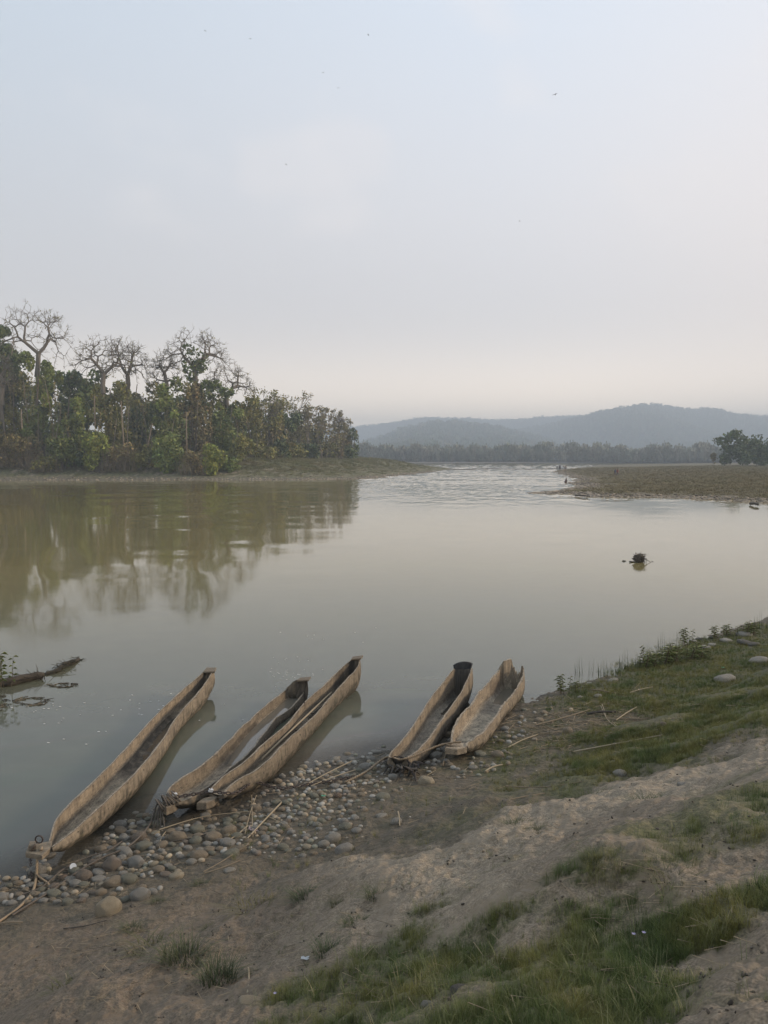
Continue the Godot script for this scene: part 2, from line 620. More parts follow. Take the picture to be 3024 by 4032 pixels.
func plant(called: String, label: String, category: String, group: String, px: float, top: float, d: float, wide: float, kind: String, pal: String, foot := -99.0) -> Node3D:
	rng.seed = hash(called + str(px) + str(top))
	var x := (px - CX) / F * d
	var y := foot if foot > -90.0 else land(x, d) - 0.1
	var tall := EYE + (1803.0 - top) / F * d - y
	var w := wide / F * d
	var o := thing(called, label, category, Vector3(x, y, -d), group)
	var wood := Geo.new()
	var g := Geo.new()
	var c0: Color = PAL[pal][0]
	var c1: Color = PAL[pal][1]
	var size := clampf(d / 420.0, 0.17, 0.6)
	var per := 1.0 / (size * size)
	if kind == "kapok" or kind == "clad":
		var split := tall * (0.54 if kind == "kapok" else 0.6)
		var r := tall * 0.0125
		var bend := Vector3(rng.randf_range(-0.5, 0.5), split, 0)
		limb(wood, Vector3(0, -0.3, 0), bend, r, r * 0.72, BARK * 0.65, 8)
		var tips := PackedVector3Array()
		for k in 190:
			var a := rng.randf() * TAU
			var q := sqrt(rng.randf_range(0.03, 1.0))
			var dome := sqrt(maxf(0.0, 1.0 - q * q))
			tips.append(Vector3(cos(a) * q * w * 0.58, split + (tall - split) * (0.08 + 0.92 * dome * rng.randf_range(0.66, 1.0) + 0.14 * rng.randf()), sin(a) * q * w * 0.42))
		share(wood, tips, bend, BARK * 0.62)
		for q in tips:
			for j in 3:
				tube(wood, PackedVector3Array([q, q + (rnd_unit() + Vector3(q.x, 0, q.z).normalized() * 0.7 + Vector3(0, 0.6, 0)).normalized() * rng.randf_range(0.5, 1.3)]), 0.032, 0.02, 3, BARK * 0.62, false)
			if rng.randf() < 0.3:
				clump(g, q, Vector3.ONE * tall * 0.014, 3, size * 0.45, c0.lerp(c1, rng.randf()))
		if kind == "clad":
			for k in 26:
				var f := rng.randf()
				var q := Vector3(rng.randf_range(-0.5, 0.5) * w * 0.25, tall * lerpf(0.32, 0.86, f), rng.randf_range(-1, 1))
				clump(g, q, Vector3(w * 0.1, tall * 0.05, w * 0.1), int(9.0 * per), size, PAL.dark[0].lerp(PAL.green[1], rng.randf()))
			for k in 12:
				var q := Vector3(w * rng.randf_range(0.12, 0.52), tall * rng.randf_range(0.5, 0.66), rng.randf_range(-1, 1))
				clump(g, q, Vector3(w * 0.09, tall * 0.035, w * 0.1), int(8.0 * per), size, PAL.dark[1].lerp(PAL.green[1], rng.randf()))
	elif kind == "vine":
		limb(wood, Vector3(0, -0.3, 0), Vector3(rng.randf_range(-0.1, 0.1) * w, tall * 0.9, 0), 0.014 * tall, 0.006 * tall, BARK * 0.6, 7)
		for k in 3:
			var q := Vector3(rng.randf_range(-0.4, 0.4) * w, 0, w * 0.35)
			limb(wood, q, q + Vector3(rng.randf_range(-0.2, 0.2) * w, tall * rng.randf_range(0.4, 0.8), 0), 0.12, 0.06, BARK * 0.8, 4)
		var total := w * tall * 0.75 / 0.24 * per * 0.24 * 4.4
		var count := 22
		for k in count:
			var f := float(k) / count
			var rr := w * rng.randf_range(0.13, 0.25) * (1.0 - 0.35 * f)
			var hh := rr * rng.randf_range(0.9, 1.8)
			var q := Vector3(rng.randf_range(-0.34, 0.34) * w, minf(tall * lerpf(0.06, 0.93, f), tall - hh * rng.randf_range(0.85, 1.5)), rng.randf_range(-0.3, 0.3) * w)
			clump(g, q, Vector3(rr, hh, rr), int(total / count), size, c0.lerp(c1, rng.randf()) * rng.randf_range(0.72, 1.25))
		for k in int(w * 5.0):   # vines that hang in strings
			var q := Vector3(rng.randf_range(-0.5, 0.5) * w, tall * rng.randf_range(0.25, 0.85), rng.randf_range(0.0, 0.45) * w)
			var fall := rng.randf_range(0.1, 0.25) * tall
			var col := c1.lerp(PAL.brown[0], rng.randf())
			for j in int(fall / size * 1.6):
				leaf(g, q + Vector3(rng.randfn() * 0.1, -j * size * 0.6, rng.randfn() * 0.1), size * 0.6, col * rng.randf_range(0.7, 1.2))
	elif kind == "round":
		var st := tall * 0.45
		limb(wood, Vector3(0, -0.3, 0), Vector3(0, st, 0), 0.02 * tall, 0.013 * tall, BARK, 7)
		for k in 6:
			var a := TAU * k / 6.0
			limb(wood, Vector3(0, st * 0.8, 0), Vector3(cos(a) * w * 0.35, tall * rng.randf_range(0.6, 0.85), sin(a) * w * 0.35), 0.009 * tall, 0.003 * tall, BARK, 4)
		for k in 22:
			var u := rnd_unit()
			var q := Vector3(u.x * w * 0.36, tall * 0.62 + u.y * tall * 0.29, u.z * w * 0.36)
			var rr := w * rng.randf_range(0.11, 0.2)
			clump(g, q, Vector3(rr, rr * 0.8, rr), int(w * tall * 0.12 * per), size, c0.lerp(c1, rng.randf()) * rng.randf_range(0.75, 1.2))
	elif kind == "twig":
		var tips := []
		for k in 4:
			var q := Vector3(rng.randf_range(-0.3, 0.3) * w, -0.2, rng.randf_range(-0.3, 0.3) * w)
			grow(wood, tips, q, Vector3(rng.randfn() * 0.12, 1, rng.randfn() * 0.12).normalized(), tall * rng.randf_range(0.3, 0.36), 0.011 * tall, 4, 0.42, 0.3, BARK * 1.05)
		var hi := 0.0
		for t in tips:
			hi = maxf(hi, t.y)
		for k in wood.v.size():
			wood.v[k].y *= tall / hi
		for t in tips:
			clump(g, Vector3(t.x, t.y * tall / hi, t.z), Vector3.ONE * tall * 0.04, 5, size * 0.6, c0.lerp(c1, rng.randf()))
		for k in 16:
			var q := Vector3(rng.randf_range(-0.45, 0.45) * w, tall * rng.randf_range(0.05, 0.66), rng.randf_range(-0.4, 0.4) * w)
			clump(g, q, Vector3(w * 0.16, tall * 0.1, w * 0.16), int(w * tall * 0.055 * per), size * 0.8, c0.lerp(c1, rng.randf()) * rng.randf_range(0.7, 1.1))
	else:   # bush, thicket
		var n := 12
		for k in n:
			var a := rng.randf() * TAU
			var q := Vector3(cos(a) * w * 0.34 * sqrt(rng.randf()), tall * rng.randf_range(0.15, 0.75), sin(a) * w * 0.3)
			q.x *= 1.0 - 0.4 * q.y / tall
			limb(wood, Vector3(q.x * 0.3, -0.1, q.z * 0.3), q, 0.012 * tall, 0.004 * tall, BARK * 0.8, 4)
			clump(g, q, Vector3(w * 0.2, tall * 0.24, w * 0.18), int(w * tall * 0.42 * per), size * (0.75 if kind == "thicket" else 0.9), c0.lerp(c1, rng.randf()) * rng.randf_range(0.75, 1.25))
		if kind == "thicket":
			for k in int(w * 9.0):
				var q := Vector3(rng.randf_range(-0.5, 0.5) * w, 0, rng.randf_range(0.0, 0.35) * w)
				limb(wood, q, q + Vector3(rng.randfn() * w * 0.15, tall * rng.randf_range(0.3, 0.95), rng.randfn() * w * 0.1), 0.05, 0.03, Color(0.17, 0.135, 0.09), 3)
	obj("trunk" if kind != "bush" and kind != "thicket" else "stems", wood.mesh(), M.bark, o)
	obj("crown" if kind != "bush" and kind != "thicket" else "foliage", g.mesh(false), M.leaf, o)
	return o

# ---------- far land ----------
func left_height(x: float, d: float) -> float:
	var p := Vector2(x, d)
	var e: float = near_line(left_land, p, true)[0]
	if not Geometry2D.is_point_in_polygon(p, left_land):
		return -0.12 * e
	var az := x / d
	var tip := smoothstep(-0.02, 0.1, az)
	var steep := curve([[0.0, 0.0], [4.0, 0.7], [9.0, 1.7], [14.0, 3.4], [22.0, 4.4], [34.0, 5.0], [48.0, 8.0], [90.0, 12.0]], e)
	var gentle := curve([[0.0, 0.0], [5.0, 0.55], [14.0, 1.5], [26.0, 3.4], [50.0, 5.0], [90.0, 5.6]], e)
	var h := lerpf(steep, gentle, smoothstep(-0.26, -0.14, az)) * lerpf(1.0, 0.6, tip)
	return h + n2.get_noise_2d(x * 0.2, d * 0.2) * 0.5 * smoothstep(3.0, 14.0, e) + n3.get_noise_2d(x, d) * 0.1 * smoothstep(0.0, 3.0, e)

func right_height(x: float, d: float) -> float:
	var p := Vector2(x, d)
	var e: float = near_line(right_land, p, true)[0]
	if not Geometry2D.is_point_in_polygon(p, right_land):
		return -0.08 * e
	var h := curve([[0.0, 0.0], [2.0, 0.22], [15.0, 0.5], [60.0, 1.3], [150.0, 2.3], [400.0, 3.0]], e)
	return h + n2.get_noise_2d(x * 0.25, d * 0.25) * 0.18 * smoothstep(1.0, 8.0, e) + n3.get_noise_2d(x * 1.5, d * 1.5) * 0.05

func land(x: float, d: float) -> float:
	if d > 600.0:
		return 1.0
	if x / d > 0.12:
		return right_height(x, d)
	return left_height(x, d)

func polar(az: PackedFloat32Array, rs: PackedFloat32Array, height: Callable, paint: Callable, cut := -9.0) -> ArrayMesh:
	var g := Geo.new()
	for r in rs:
		for a in az:
			var x := sin(a) * r
			var d := cos(a) * r
			var y: float = height.call(x, d)
			g.v.append(Vector3(x, y, -d))
			g.c.append(paint.call(x, d, y))
			g.uv.append(Vector2(x, d))
	var n := az.size()
	for k in rs.size() - 1:
		for j in n - 1:
			var o := k * n + j
			if maxf(maxf(g.v[o].y, g.v[o + 1].y), maxf(g.v[o + n].y, g.v[o + n + 1].y)) < cut:
				continue
			g.tri(o, o + n, o + n + 1)
			g.tri(o, o + n + 1, o + 1)
	return g.mesh()

func steps(a: float, b: float, n: int) -> PackedFloat32Array:
	var out := PackedFloat32Array()
	for k in n + 1:
		out.append(lerpf(a, b, float(k) / n))
	return out

func growth(a: float, b: float, n: int) -> PackedFloat32Array:
	var out := PackedFloat32Array()
	for k in n + 1:
		out.append(a * pow(b / a, float(k) / n))
	return out

# ---------- dugout canoes ----------
func edge_line(px: Array, gy: Array) -> Array:     # [[arc fraction], [points]]
	var rough := PackedVector3Array()
	for p in px:
		rough.append(level(p[0], p[1], 0.3))
	var arc := PackedFloat32Array([0.0])
	for k in range(1, rough.size()):
		arc.append(arc[-1] + rough[k].distance_to(rough[k - 1]))
	var pts := PackedVector3Array()
	for k in rough.size():
		arc[k] /= arc[-1] if k == rough.size() - 1 else 1.0
	var total := 0.0
	for k in range(1, rough.size()):
		total += rough[k].distance_to(rough[k - 1])
	for k in rough.size() - 1:
		arc[k] /= total
	for k in rough.size():
		pts.append(level(px[k][0], px[k][1], curve(gy, arc[k])))
	return [arc, pts]

func along(line: Array, t: float) -> Vector3:
	var arc: PackedFloat32Array = line[0]
	var pts: PackedVector3Array = line[1]
	for k in range(1, arc.size()):
		if t <= arc[k] or k == arc.size() - 1:
			var f := clampf((t - arc[k - 1]) / (arc[k] - arc[k - 1]), 0.0, 1.0)
			return pts[k - 1].cubic_interpolate(pts[k], pts[maxi(k - 2, 0)], pts[mini(k + 1, pts.size() - 1)], f)
	return pts[0]

func canoe(label: String, lpx: Array, rpx: Array, lgy: Array, rgy: Array, keel: Array, o: Dictionary) -> Node3D:
	var L := edge_line(lpx, lgy)
	var R := edge_line(rpx, rgy)
	var N := 150
	var S := 26
	var th: float = o.get("thick", 0.024)
	var floor_y: Array = o.floor
	var n0: float = o.get("scoop", 0.07)
	var n1_: float = o.get("stern", 0.04)
	var org := (along(L, 0.0) + along(R, 0.0)) / 2.0
	org.y = curve(keel, 0.0)
	var node := thing("dugout_canoe", label, "canoe", org, "dugout canoes drawn up on the shore")
	var out := Geo.new()
	var inn := Geo.new()
	var rim := Geo.new()
	var lat := PackedFloat32Array()
	var dep := PackedFloat32Array()
	for j in S + 1:
		var ph := PI * j / S
		lat.append(-signf(cos(ph)) * pow(absf(cos(ph)), 0.5))
		dep.append(pow(absf(sin(ph)), o.get("square", 0.46)))
	var length := along(L, 0.0).distance_to(along(L, 1.0))
	var rag: float = o.get("rag", 0.009)
	var tone: Color = o.get("tone", Color(0.26, 0.2, 0.138))
	var left_poly := PackedVector2Array()
	var right_poly := PackedVector2Array()
	var inside := []        # [t, [points of the inner section]]
	for k in N + 1:
		var t := float(k) / N
		var l := along(L, t)
		var r := along(R, t)
		l.y += n3.get_noise_2d(t * 34.0, 7.0 + org.x) * (rag - 0.008) + n2.get_noise_2d(t * 14.0, org.x * 9.0) * rag * 1.6
		r.y += n3.get_noise_2d(t * 34.0, 57.0 + org.x) * (rag - 0.008) + n2.get_noise_2d(t * 14.0, org.x * 9.0 + 50.0) * rag * 1.6
		left_poly.append(Vector2(l.x, -l.z))
		right_poly.append(Vector2(r.x, -r.z))
		var ky := curve(keel, t)
		var across := (r - l).normalized()
		var w := (r - l).length()
		var tw := minf(th * (1.0 + 0.5 * n2.get_noise_2d(t * 20.0, 3.0)), w * 0.3)
		var li := l + across * tw
		var ri := r - across * tw
		var rise := smoothstep(0.0, n0, t) * (1.0 - smoothstep(1.0 - n1_, 1.0, t))
		var sec := []
		for j in S + 1:
			var f := (lat[j] + 1.0) / 2.0
			var p := l.lerp(r, f)
			p.y = lerpf(p.y, ky, dep[j])
			p += across * lat[j] * 0.02 * sin(PI * dep[j])
			p += Vector3(0, 1, 0) * n3.get_noise_3d(p.x * 9.0, p.y * 9.0, p.z * 9.0) * 0.006 + across * n3.get_noise_3d(p.z * 7.0, p.y * 12.0, p.x * 7.0) * 0.009 * dep[j]
			var side := n2.get_noise_3d(p.x * 5.0, p.y * 9.0, p.z * 5.0)
			var fine := n3.get_noise_3d(p.x * 9.0, p.y * 16.0, p.z * 9.0)
			var col := tone * 0.82 * (1.0 + 0.2 * side + 0.14 * fine)
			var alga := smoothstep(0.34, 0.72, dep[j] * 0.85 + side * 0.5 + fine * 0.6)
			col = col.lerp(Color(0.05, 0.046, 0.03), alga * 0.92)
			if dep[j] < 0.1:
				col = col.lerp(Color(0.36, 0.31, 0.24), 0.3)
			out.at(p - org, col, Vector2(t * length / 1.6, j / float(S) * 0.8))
			# the inside
			var q := li.lerp(ri, f)
			var fy := lerpf(minf(q.y - 0.012, o.get("stern_top", 9.0) if t > 0.5 else 9.0), curve(floor_y, t), rise)
			q.y = lerpf(q.y, fy, dep[j])
			q.y += n3.get_noise_3d(q.x * 8.0, 3.0, q.z * 8.0) * 0.006 * dep[j]
			var ic := tone * (0.95 + 0.2 * n2.get_noise_3d(q.x * 4.0, q.y * 14.0, q.z * 4.0) + 0.12 * n3.get_noise_3d(q.x * 16.0, q.y * 4.0, q.z * 16.0))
			ic = ic.lerp(Color(0.14, 0.115, 0.085), 0.5 * smoothstep(0.25, 0.5, n2.get_noise_3d(q.x * 6.0 + 40.0, q.y * 2.0, q.z * 6.0)))
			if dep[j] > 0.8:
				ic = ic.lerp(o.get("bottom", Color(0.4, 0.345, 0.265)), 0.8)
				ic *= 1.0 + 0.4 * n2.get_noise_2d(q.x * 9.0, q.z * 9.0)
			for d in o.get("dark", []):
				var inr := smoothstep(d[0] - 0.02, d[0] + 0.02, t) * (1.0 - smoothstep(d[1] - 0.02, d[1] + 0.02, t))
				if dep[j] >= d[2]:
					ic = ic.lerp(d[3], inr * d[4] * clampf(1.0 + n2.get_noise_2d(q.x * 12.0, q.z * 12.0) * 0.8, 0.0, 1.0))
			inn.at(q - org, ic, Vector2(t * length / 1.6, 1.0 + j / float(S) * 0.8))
			sec.append(q)
		inside.append([t, sec])
		for p in [l, li, ri, r]:
			rim.at(p - org + Vector3(0, 0.004, 0), tone.lerp(Color(0.42, 0.37, 0.3), 0.5) * (1.0 + 0.3 * n3.get_noise_2d(t * 60.0, p.x * 30.0)), Vector2(t * length * 1.5, p.x))
	for k in N:
		for j in S:
			var a := k * (S + 1) + j
			out.quad(a, a + 1, a + S + 2, a + S + 1)
			inn.quad(a, a + S + 1, a + S + 2, a + 1)
		for e in [0, 2]:
			var a: int = k * 4 + e
			rim.quad(a, a + 4, a + 5, a + 1)
	for e in [0, N]:      # the two ends of the log
		var mid := Vector3.ZERO
		for j in S + 1:
			mid += out.v[e * (S + 1) + j] / (S + 1)
		var c := out.at(mid, tone * 0.7, Vector2(0.1, 0.1))
		var ring := []
		for j in S + 1:
			ring.append(out.at(out.v[e * (S + 1) + j], tone * 0.75, Vector2(j * 0.05, 0.0)))
		for j in S:
			if e == 0:
				out.tri(c, ring[j + 1], ring[j])
			else:
				out.tri(c, ring[j], ring[j + 1])
	obj("hull", out.mesh(), M.hull, node)
	obj("hollow", inn.mesh(), M.hull, node)
	obj("gunwale", rim.mesh(), M.hull, node)
	right_poly.reverse()
	var poly := left_poly
	poly.append_array(right_poly)
	hulls.append(poly)
	var box := Rect2(poly[0], Vector2.ZERO)
	for q in poly:
		box = box.expand(q)
	hull_box.append(box)
	for p in o.get("pools", []):        # standing water in the bottom
		var g := Geo.new()
		var row := 0
		for s in inside:
			if s[0] < p[0] or s[0] > p[1]:
				continue
			var sec: Array = s[1]
			var a := -1
			var b := -1
			for j in S + 1:
				if sec[j].y < p[2]:
					if a < 0:
						a = j
					b = j
			if a < 1:
				continue
			var fa: float = (sec[a - 1].y - p[2]) / maxf(1e-5, sec[a - 1].y - sec[a].y)
			var fb: float = (sec[b + 1].y - p[2]) / maxf(1e-5, sec[b + 1].y - sec[b].y) if b < S else 0.0
			var pa: Vector3 = sec[a - 1].lerp(sec[a], fa)
			var pb: Vector3 = sec[b + 1].lerp(sec[b], fb) if b < S else sec[b]
			pa.y = p[2]
			pb.y = p[2]
			g.at(pa - org)
			g.at(pb - org)
			row += 1
		for k in row - 1:
			g.quad(k * 2, k * 2 + 2, k * 2 + 3, k * 2 + 1)
		if row > 1:
			obj("bilge_water", g.mesh(), M[p[3]], node)
	return node

func plate(node: Node3D, called: String, px: Array, y: float, thick: float, tone: Color) -> MeshInstance3D:
	var top := PackedVector3Array()
	for p in px:
		top.append(level(p[0], p[1], y + (p[2] if p.size() > 2 else 0.0)) - node.position)
	return obj(called, prism(top, thick, tone), M.hull, node)

func ring_mesh(r: float, t: float, long := 1.0) -> Geo:
	var pts := PackedVector3Array()
	for k in 13:
		var a := TAU * k / 12.0
		pts.append(Vector3(cos(a) * r * long, sin(a) * r, 0))
	var g := Geo.new()
	tube(g, pts, t, t, 6, Color.WHITE, false)
	return g

func add_geo(into: Geo, g: Geo, x: Transform3D) -> void:
	var o := into.v.size()
	for k in g.v.size():
		into.v.append(x * g.v[k])
		into.c.append(g.c[k])
		into.uv.append(g.uv[k])
	for k in g.i:
		into.i.append(o + k)

func lay(px: Array) -> PackedVector3Array:       # [x, y, height over the ground] or [x, y, 0, level]
	var out := PackedVector3Array()
	for p in px:
		if p.size() > 3:
			out.append(level(p[0], p[1], p[3]))
		else:
			out.append(ground(p[0], p[1]) + Vector3(0, p[2], 0))
	return out

func rope(called: String, label: String, px: Array, r: float, m: Material, twist := true) -> Node3D:
	var pts := smooth_line(lay(px), 10)
	var g := Geo.new()
	var org := pts[0]
	for k in pts.size():
		pts[k] -= org
	if twist:
		for s in 2:
			var q := PackedVector3Array()
			var fine := smooth_line(pts, 3)
			for k in fine.size():
				var a := k * 1.1 + PI * s
				q.append(fine[k] + Vector3(cos(a), sin(a), sin(a)) * r * 0.55)
			tube(g, q, r * 0.75, r * 0.75, 5)
	else:
		tube(g, pts, r, r, 6)
	var o := obj(called, g.mesh(), m, self, org)
	return tag(o, label, "rope")

func chain(label: String, px: Array, link: float) -> void:
	var pts := smooth_line(lay(px), 30)
	var org := pts[0]
	var g := Geo.new()
	var one := ring_mesh(link * 0.34, link * 0.15, 1.8)
	var last := pts[0]
	var flip := 0
	for k in range(1, pts.size()):
		if pts[k].distance_to(last) >= link * 0.92:
			var dir := (pts[k] - last).normalized()
			var up := Vector3.UP if absf(dir.y) < 0.9 else Vector3.RIGHT
			var b := Basis(dir, up, dir.cross(up)).orthonormalized()
			if flip % 2:
				b = b.rotated(dir, PI / 2)
			add_geo(g, one, Transform3D(b, (pts[k] + last) / 2.0 - org))
			flip += 1
			last = pts[k]
	tag(obj("chain", g.mesh(), M.iron, self, org), label, "chain")

# ---------- people ----------
func sd_limb(p: Vector3, a: Vector3, b: Vector3, ra: float, rb: float) -> float:
	var ab := b - a
	var t := clampf((p - a).dot(ab) / ab.length_squared(), 0.0, 1.0)
	return (p - a - ab * t).length() - lerpf(ra, rb, t)

func person_mesh(bones: Array, paint: Callable, cell := 0.06) -> ArrayMesh:
	var lo := Vector3.ONE * 99.0
	var hi := -lo
	for b in bones:
		for q in [b[0], b[1]]:
			lo = lo.min(q - Vector3.ONE * 0.17)
			hi = hi.max(q + Vector3.ONE * 0.17)
	var nx := int((hi.x - lo.x) / cell) + 2
	var ny := int((hi.y - lo.y) / cell) + 2
	var nz := int((hi.z - lo.z) / cell) + 2
	var f := PackedFloat32Array()
	f.resize(nx * ny * nz)
	for x in nx:
		for y in ny:
			for z in nz:
				var p := lo + Vector3(x, y, z) * cell
				var d := 9.0
				for b in bones:
					var e := sd_limb(p, b[0], b[1], b[2], b[3])
					var h := clampf(0.5 + 0.5 * (d - e) / 0.04, 0.0, 1.0)
					d = lerpf(d, e, h) - 0.04 * h * (1.0 - h)
				f[(x * ny + y) * nz + z] = d
	var g := Geo.new()
	var id := {}
	var off := [Vector3i(0, 0, 0), Vector3i(1, 0, 0), Vector3i(0, 1, 0), Vector3i(1, 1, 0), Vector3i(0, 0, 1), Vector3i(1, 0, 1), Vector3i(0, 1, 1), Vector3i(1, 1, 1)]
	for x in nx - 1:
		for y in ny - 1:
			for z in nz - 1:
				var sum := Vector3.ZERO
				var n := 0
				var vals := []
				for q in off:
					vals.append(f[((x + q.x) * ny + y + q.y) * nz + z + q.z])
				for e in [[0, 1], [2, 3], [4, 5], [6, 7], [0, 2], [1, 3], [4, 6], [5, 7], [0, 4], [1, 5], [2, 6], [3, 7]]:
					var a: float = vals[e[0]]
					var b: float = vals[e[1]]
					if (a < 0.0) != (b < 0.0):
						sum += Vector3(off[e[0]]).lerp(Vector3(off[e[1]]), a / (a - b))
						n += 1
				if n:
					var p := lo + (Vector3(x, y, z) + sum / n) * cell
					id[Vector3i(x, y, z)] = g.at(p, paint.call(p))
	for key in id:
		var x: int = key.x
		var y: int = key.y
		var z: int = key.z
		var a := f[(x * ny + y) * nz + z] < 0.0
		for ax in [[Vector3i(1, 0, 0), Vector3i(0, 1, 0), Vector3i(0, 0, 1)], [Vector3i(0, 1, 0), Vector3i(0, 0, 1), Vector3i(1, 0, 0)], [Vector3i(0, 0, 1), Vector3i(1, 0, 0), Vector3i(0, 1, 0)]]:
			var q: Vector3i = key + ax[0]
			if q.x >= nx or q.y >= ny or q.z >= nz:
				continue
			var b := f[(q.x * ny + q.y) * nz + q.z] < 0.0
			if a == b:
				continue
			var c := [key, key - ax[1], key - ax[1] - ax[2], key - ax[2]]
			if not (id.has(c[1]) and id.has(c[2]) and id.has(c[3])):
				continue
			if a:
				g.quad(id[c[0]], id[c[3]], id[c[2]], id[c[1]])
			else:
				g.quad(id[c[0]], id[c[1]], id[c[2]], id[c[3]])
	return g.mesh()

func person(label: String, at: Vector3, turn: float, shirt: Color, legs: Color, pose: String, group: String) -> void:
	var hip := Vector3(0, 0.88, 0)
	var chest := Vector3(0, 1.32, 0.02)
	var head := Vector3(0, 1.6, 0.04)
	var bend := 0.0
	if pose == "stooping":
		bend = 0.9
	chest = hip + (chest - hip).rotated(Vector3.RIGHT, bend)
	head = hip + (head - hip).rotated(Vector3.RIGHT, bend * 0.8)
	var bones := [[hip + Vector3(-0.07, 0, 0), hip + Vector3(0.07, 0, 0), 0.13, 0.13], [hip, chest, 0.14, 0.15], [chest + Vector3(-0.12, 0.03, 0), chest + Vector3(0.12, 0.03, 0), 0.09, 0.09], [chest, head, 0.07, 0.06], [head, head + Vector3(0, 0.06, 0.01), 0.095, 0.1]]
	for s in [-1.0, 1.0]:
		var stride: float = 0.16 * s if pose == "walking" else 0.03 * s
		var knee := Vector3(0.1 * s, 0.47, 0.04 + stride * 0.6)
		var foot := Vector3(0.1 * s, 0.06, stride)
		bones += [[hip + Vector3(0.08 * s, -0.02, 0), knee, 0.095, 0.065], [knee, foot, 0.06, 0.042], [foot, foot + Vector3(0.01 * s, -0.02, 0.13), 0.045, 0.035]]
		var sh := chest + Vector3(0.18 * s, 0.05, 0)
		var el := sh + Vector3(0.07 * s, -0.28, -0.02 - stride * 0.4)
		var ha := el + Vector3(-0.03 * s, -0.24, 0.08)
		if pose == "carrying":
			el = sh + Vector3(0.12 * s, 0.1, 0.08)
			ha = head + Vector3(0.12 * s, 0.16, 0.02)
		bones += [[sh, el, 0.055, 0.045], [el, ha, 0.043, 0.035], [ha, ha + (ha - el).normalized() * 0.09, 0.04, 0.03]]
	var skin := Color(0.13, 0.075, 0.045)
	var paint := func(p: Vector3) -> Color:
		if p.distance_to(head + Vector3(0, 0.07, -0.03)) < 0.12 and (p.y > head.y + 0.07 or p.z < head.z - 0.03):
			return Color(0.02, 0.018, 0.016)
		if p.distance_to(head) < 0.16:
			return skin
		if absf(p.x) > 0.24 and pose != "carrying":
			return skin
		if p.y > 0.86 or (bend > 0.0 and p.z > 0.12):
			return shirt
		return legs if p.y > 0.3 else skin
	var o := thing("person", label, "person", at, group)
	o.rotation.y = turn
	obj("body", person_mesh(bones, paint), M.figure, o)
	if pose == "carrying":
		var g := Geo.new()
		for k in 30:
			leaf(g, head + Vector3(rng.randfn() * 0.22, 0.3 + rng.randfn() * 0.07, rng.randfn() * 0.12), 0.16, Color(0.28, 0.23, 0.15) * rng.randf_range(0.6, 1.2))
		obj("bundle", g.mesh(false), M.leaf, o)

# ---------- sky, water, hills ----------
func sky_image() -> ImageTexture:
	var w := 768
	var h := 384
	var im := Image.create(w, h, false, Image.FORMAT_RGBF)
	var sun := Vector3(sin(1.15), 0.32, -cos(1.15)).normalized()
	var wisp := FastNoiseLite.new()
	wisp.seed = 5
	wisp.frequency = 1.6
	wisp.fractal_octaves = 5
	for y in h:
		var e := PI / 2 - PI * (y + 0.5) / h
		for x in w:
			var a := TAU * (x + 0.5) / w
			var dir := Vector3(sin(a) * cos(e), sin(e), -cos(a) * cos(e))
			var up := clampf(sin(e), 0.0, 1.0)
			var s := dir.dot(sun)
			var mid := Color(0.448, 0.442, 0.458)
			var top := Color(0.385, 0.435, 0.506)
			var c := mid.lerp(top, smoothstep(0.18, 0.6, up)) + Color(1.5, 1.12, 0.7) * exp(-pow(up / 0.095, 2.0))
			var f := maxf(0.74, 0.80 + 0.34 * s)
			c *= f
			var warm := smoothstep(0.55, 1.0, s) * (1.0 - smoothstep(0.0, 0.6, up) * 0.6)
			c = c.lerp(Color(0.56, 0.47, 0.42), warm * 0.75)
			var blue := smoothstep(0.55, -0.2, s) * smoothstep(0.05, 0.5, up)
			c = c.lerp(Color(0.27, 0.355, 0.44), blue * 0.45)
			# thin wisps of cloud
			var n := wisp.get_noise_3d(dir.x * 2.2, dir.y * 4.0, dir.z * 2.2)
			var cl := smoothstep(0.12, 0.6, n) * smoothstep(0.1, 0.25, up)
			c = c.lerp(Color(0.5, 0.475, 0.475), cl * 0.35)
			var da := (wrapf(a, -PI, PI) + 0.085) / 0.13
			var de := (e - 0.36) / 0.055
			var puff := clampf(1.0 - da * da - de * de + 1.1 * wisp.get_noise_3d(dir.x * 3.5, dir.y * 6.0, dir.z * 3.5), 0.0, 1.0)
			c = c.lerp(Color(0.49, 0.462, 0.462), smoothstep(0.1, 0.9, puff) * 0.25)
			im.set_pixel(x, y, Color(c.r, c.g, c.b))
	return ImageTexture.create_from_image(im)

func wave(x: float, d: float) -> float:
	var r := sqrt(x * x + d * d)
	var px := CX + F * x / maxf(d, 0.5)
	var amp := 0.0012 + 0.0062 * smoothstep(13.0, 40.0, r)
	amp *= lerpf(2.6, 0.4, smoothstep(800.0, 1600.0, px)) if r < 110.0 else 0.8
	var riffle := exp(-pow((x - 14.0 - (d - 100.0) * 0.14) / (9.0 + d * 0.07), 2.0)) * smoothstep(62.0, 85.0, d) * (1.0 - smoothstep(130.0, 240.0, d))
	amp += 0.006 * riffle
	amp += 0.012 * smoothstep(90.0, 200.0, d) * smoothstep(1250.0, 1500.0, px)
	var rough := 0.0007 * r * smoothstep(60.0, 100.0, d) * smoothstep(1150.0, 1500.0, px) * n3.get_noise_2d(x * 2.3, d * 2.3)
	rough += 0.035 * riffle * n3.get_noise_2d(x * 0.4, d * 0.22 + 70.0)
	var wl := clampf(r / 18.0, 0.55, 7.0)
	var h := n4.get_noise_2d(x * 0.8 / wl, d * 2.6 / wl) + 0.55 * n4.get_noise_2d(x * 1.3 / wl + 300.0, d * 4.3 / wl)
	h *= clampf(0.6 + 1.9 * n2.get_noise_2d(x * 0.05, d * 0.12), 0.12, 1.6)
	return h * amp * wl * 1.1 + rough

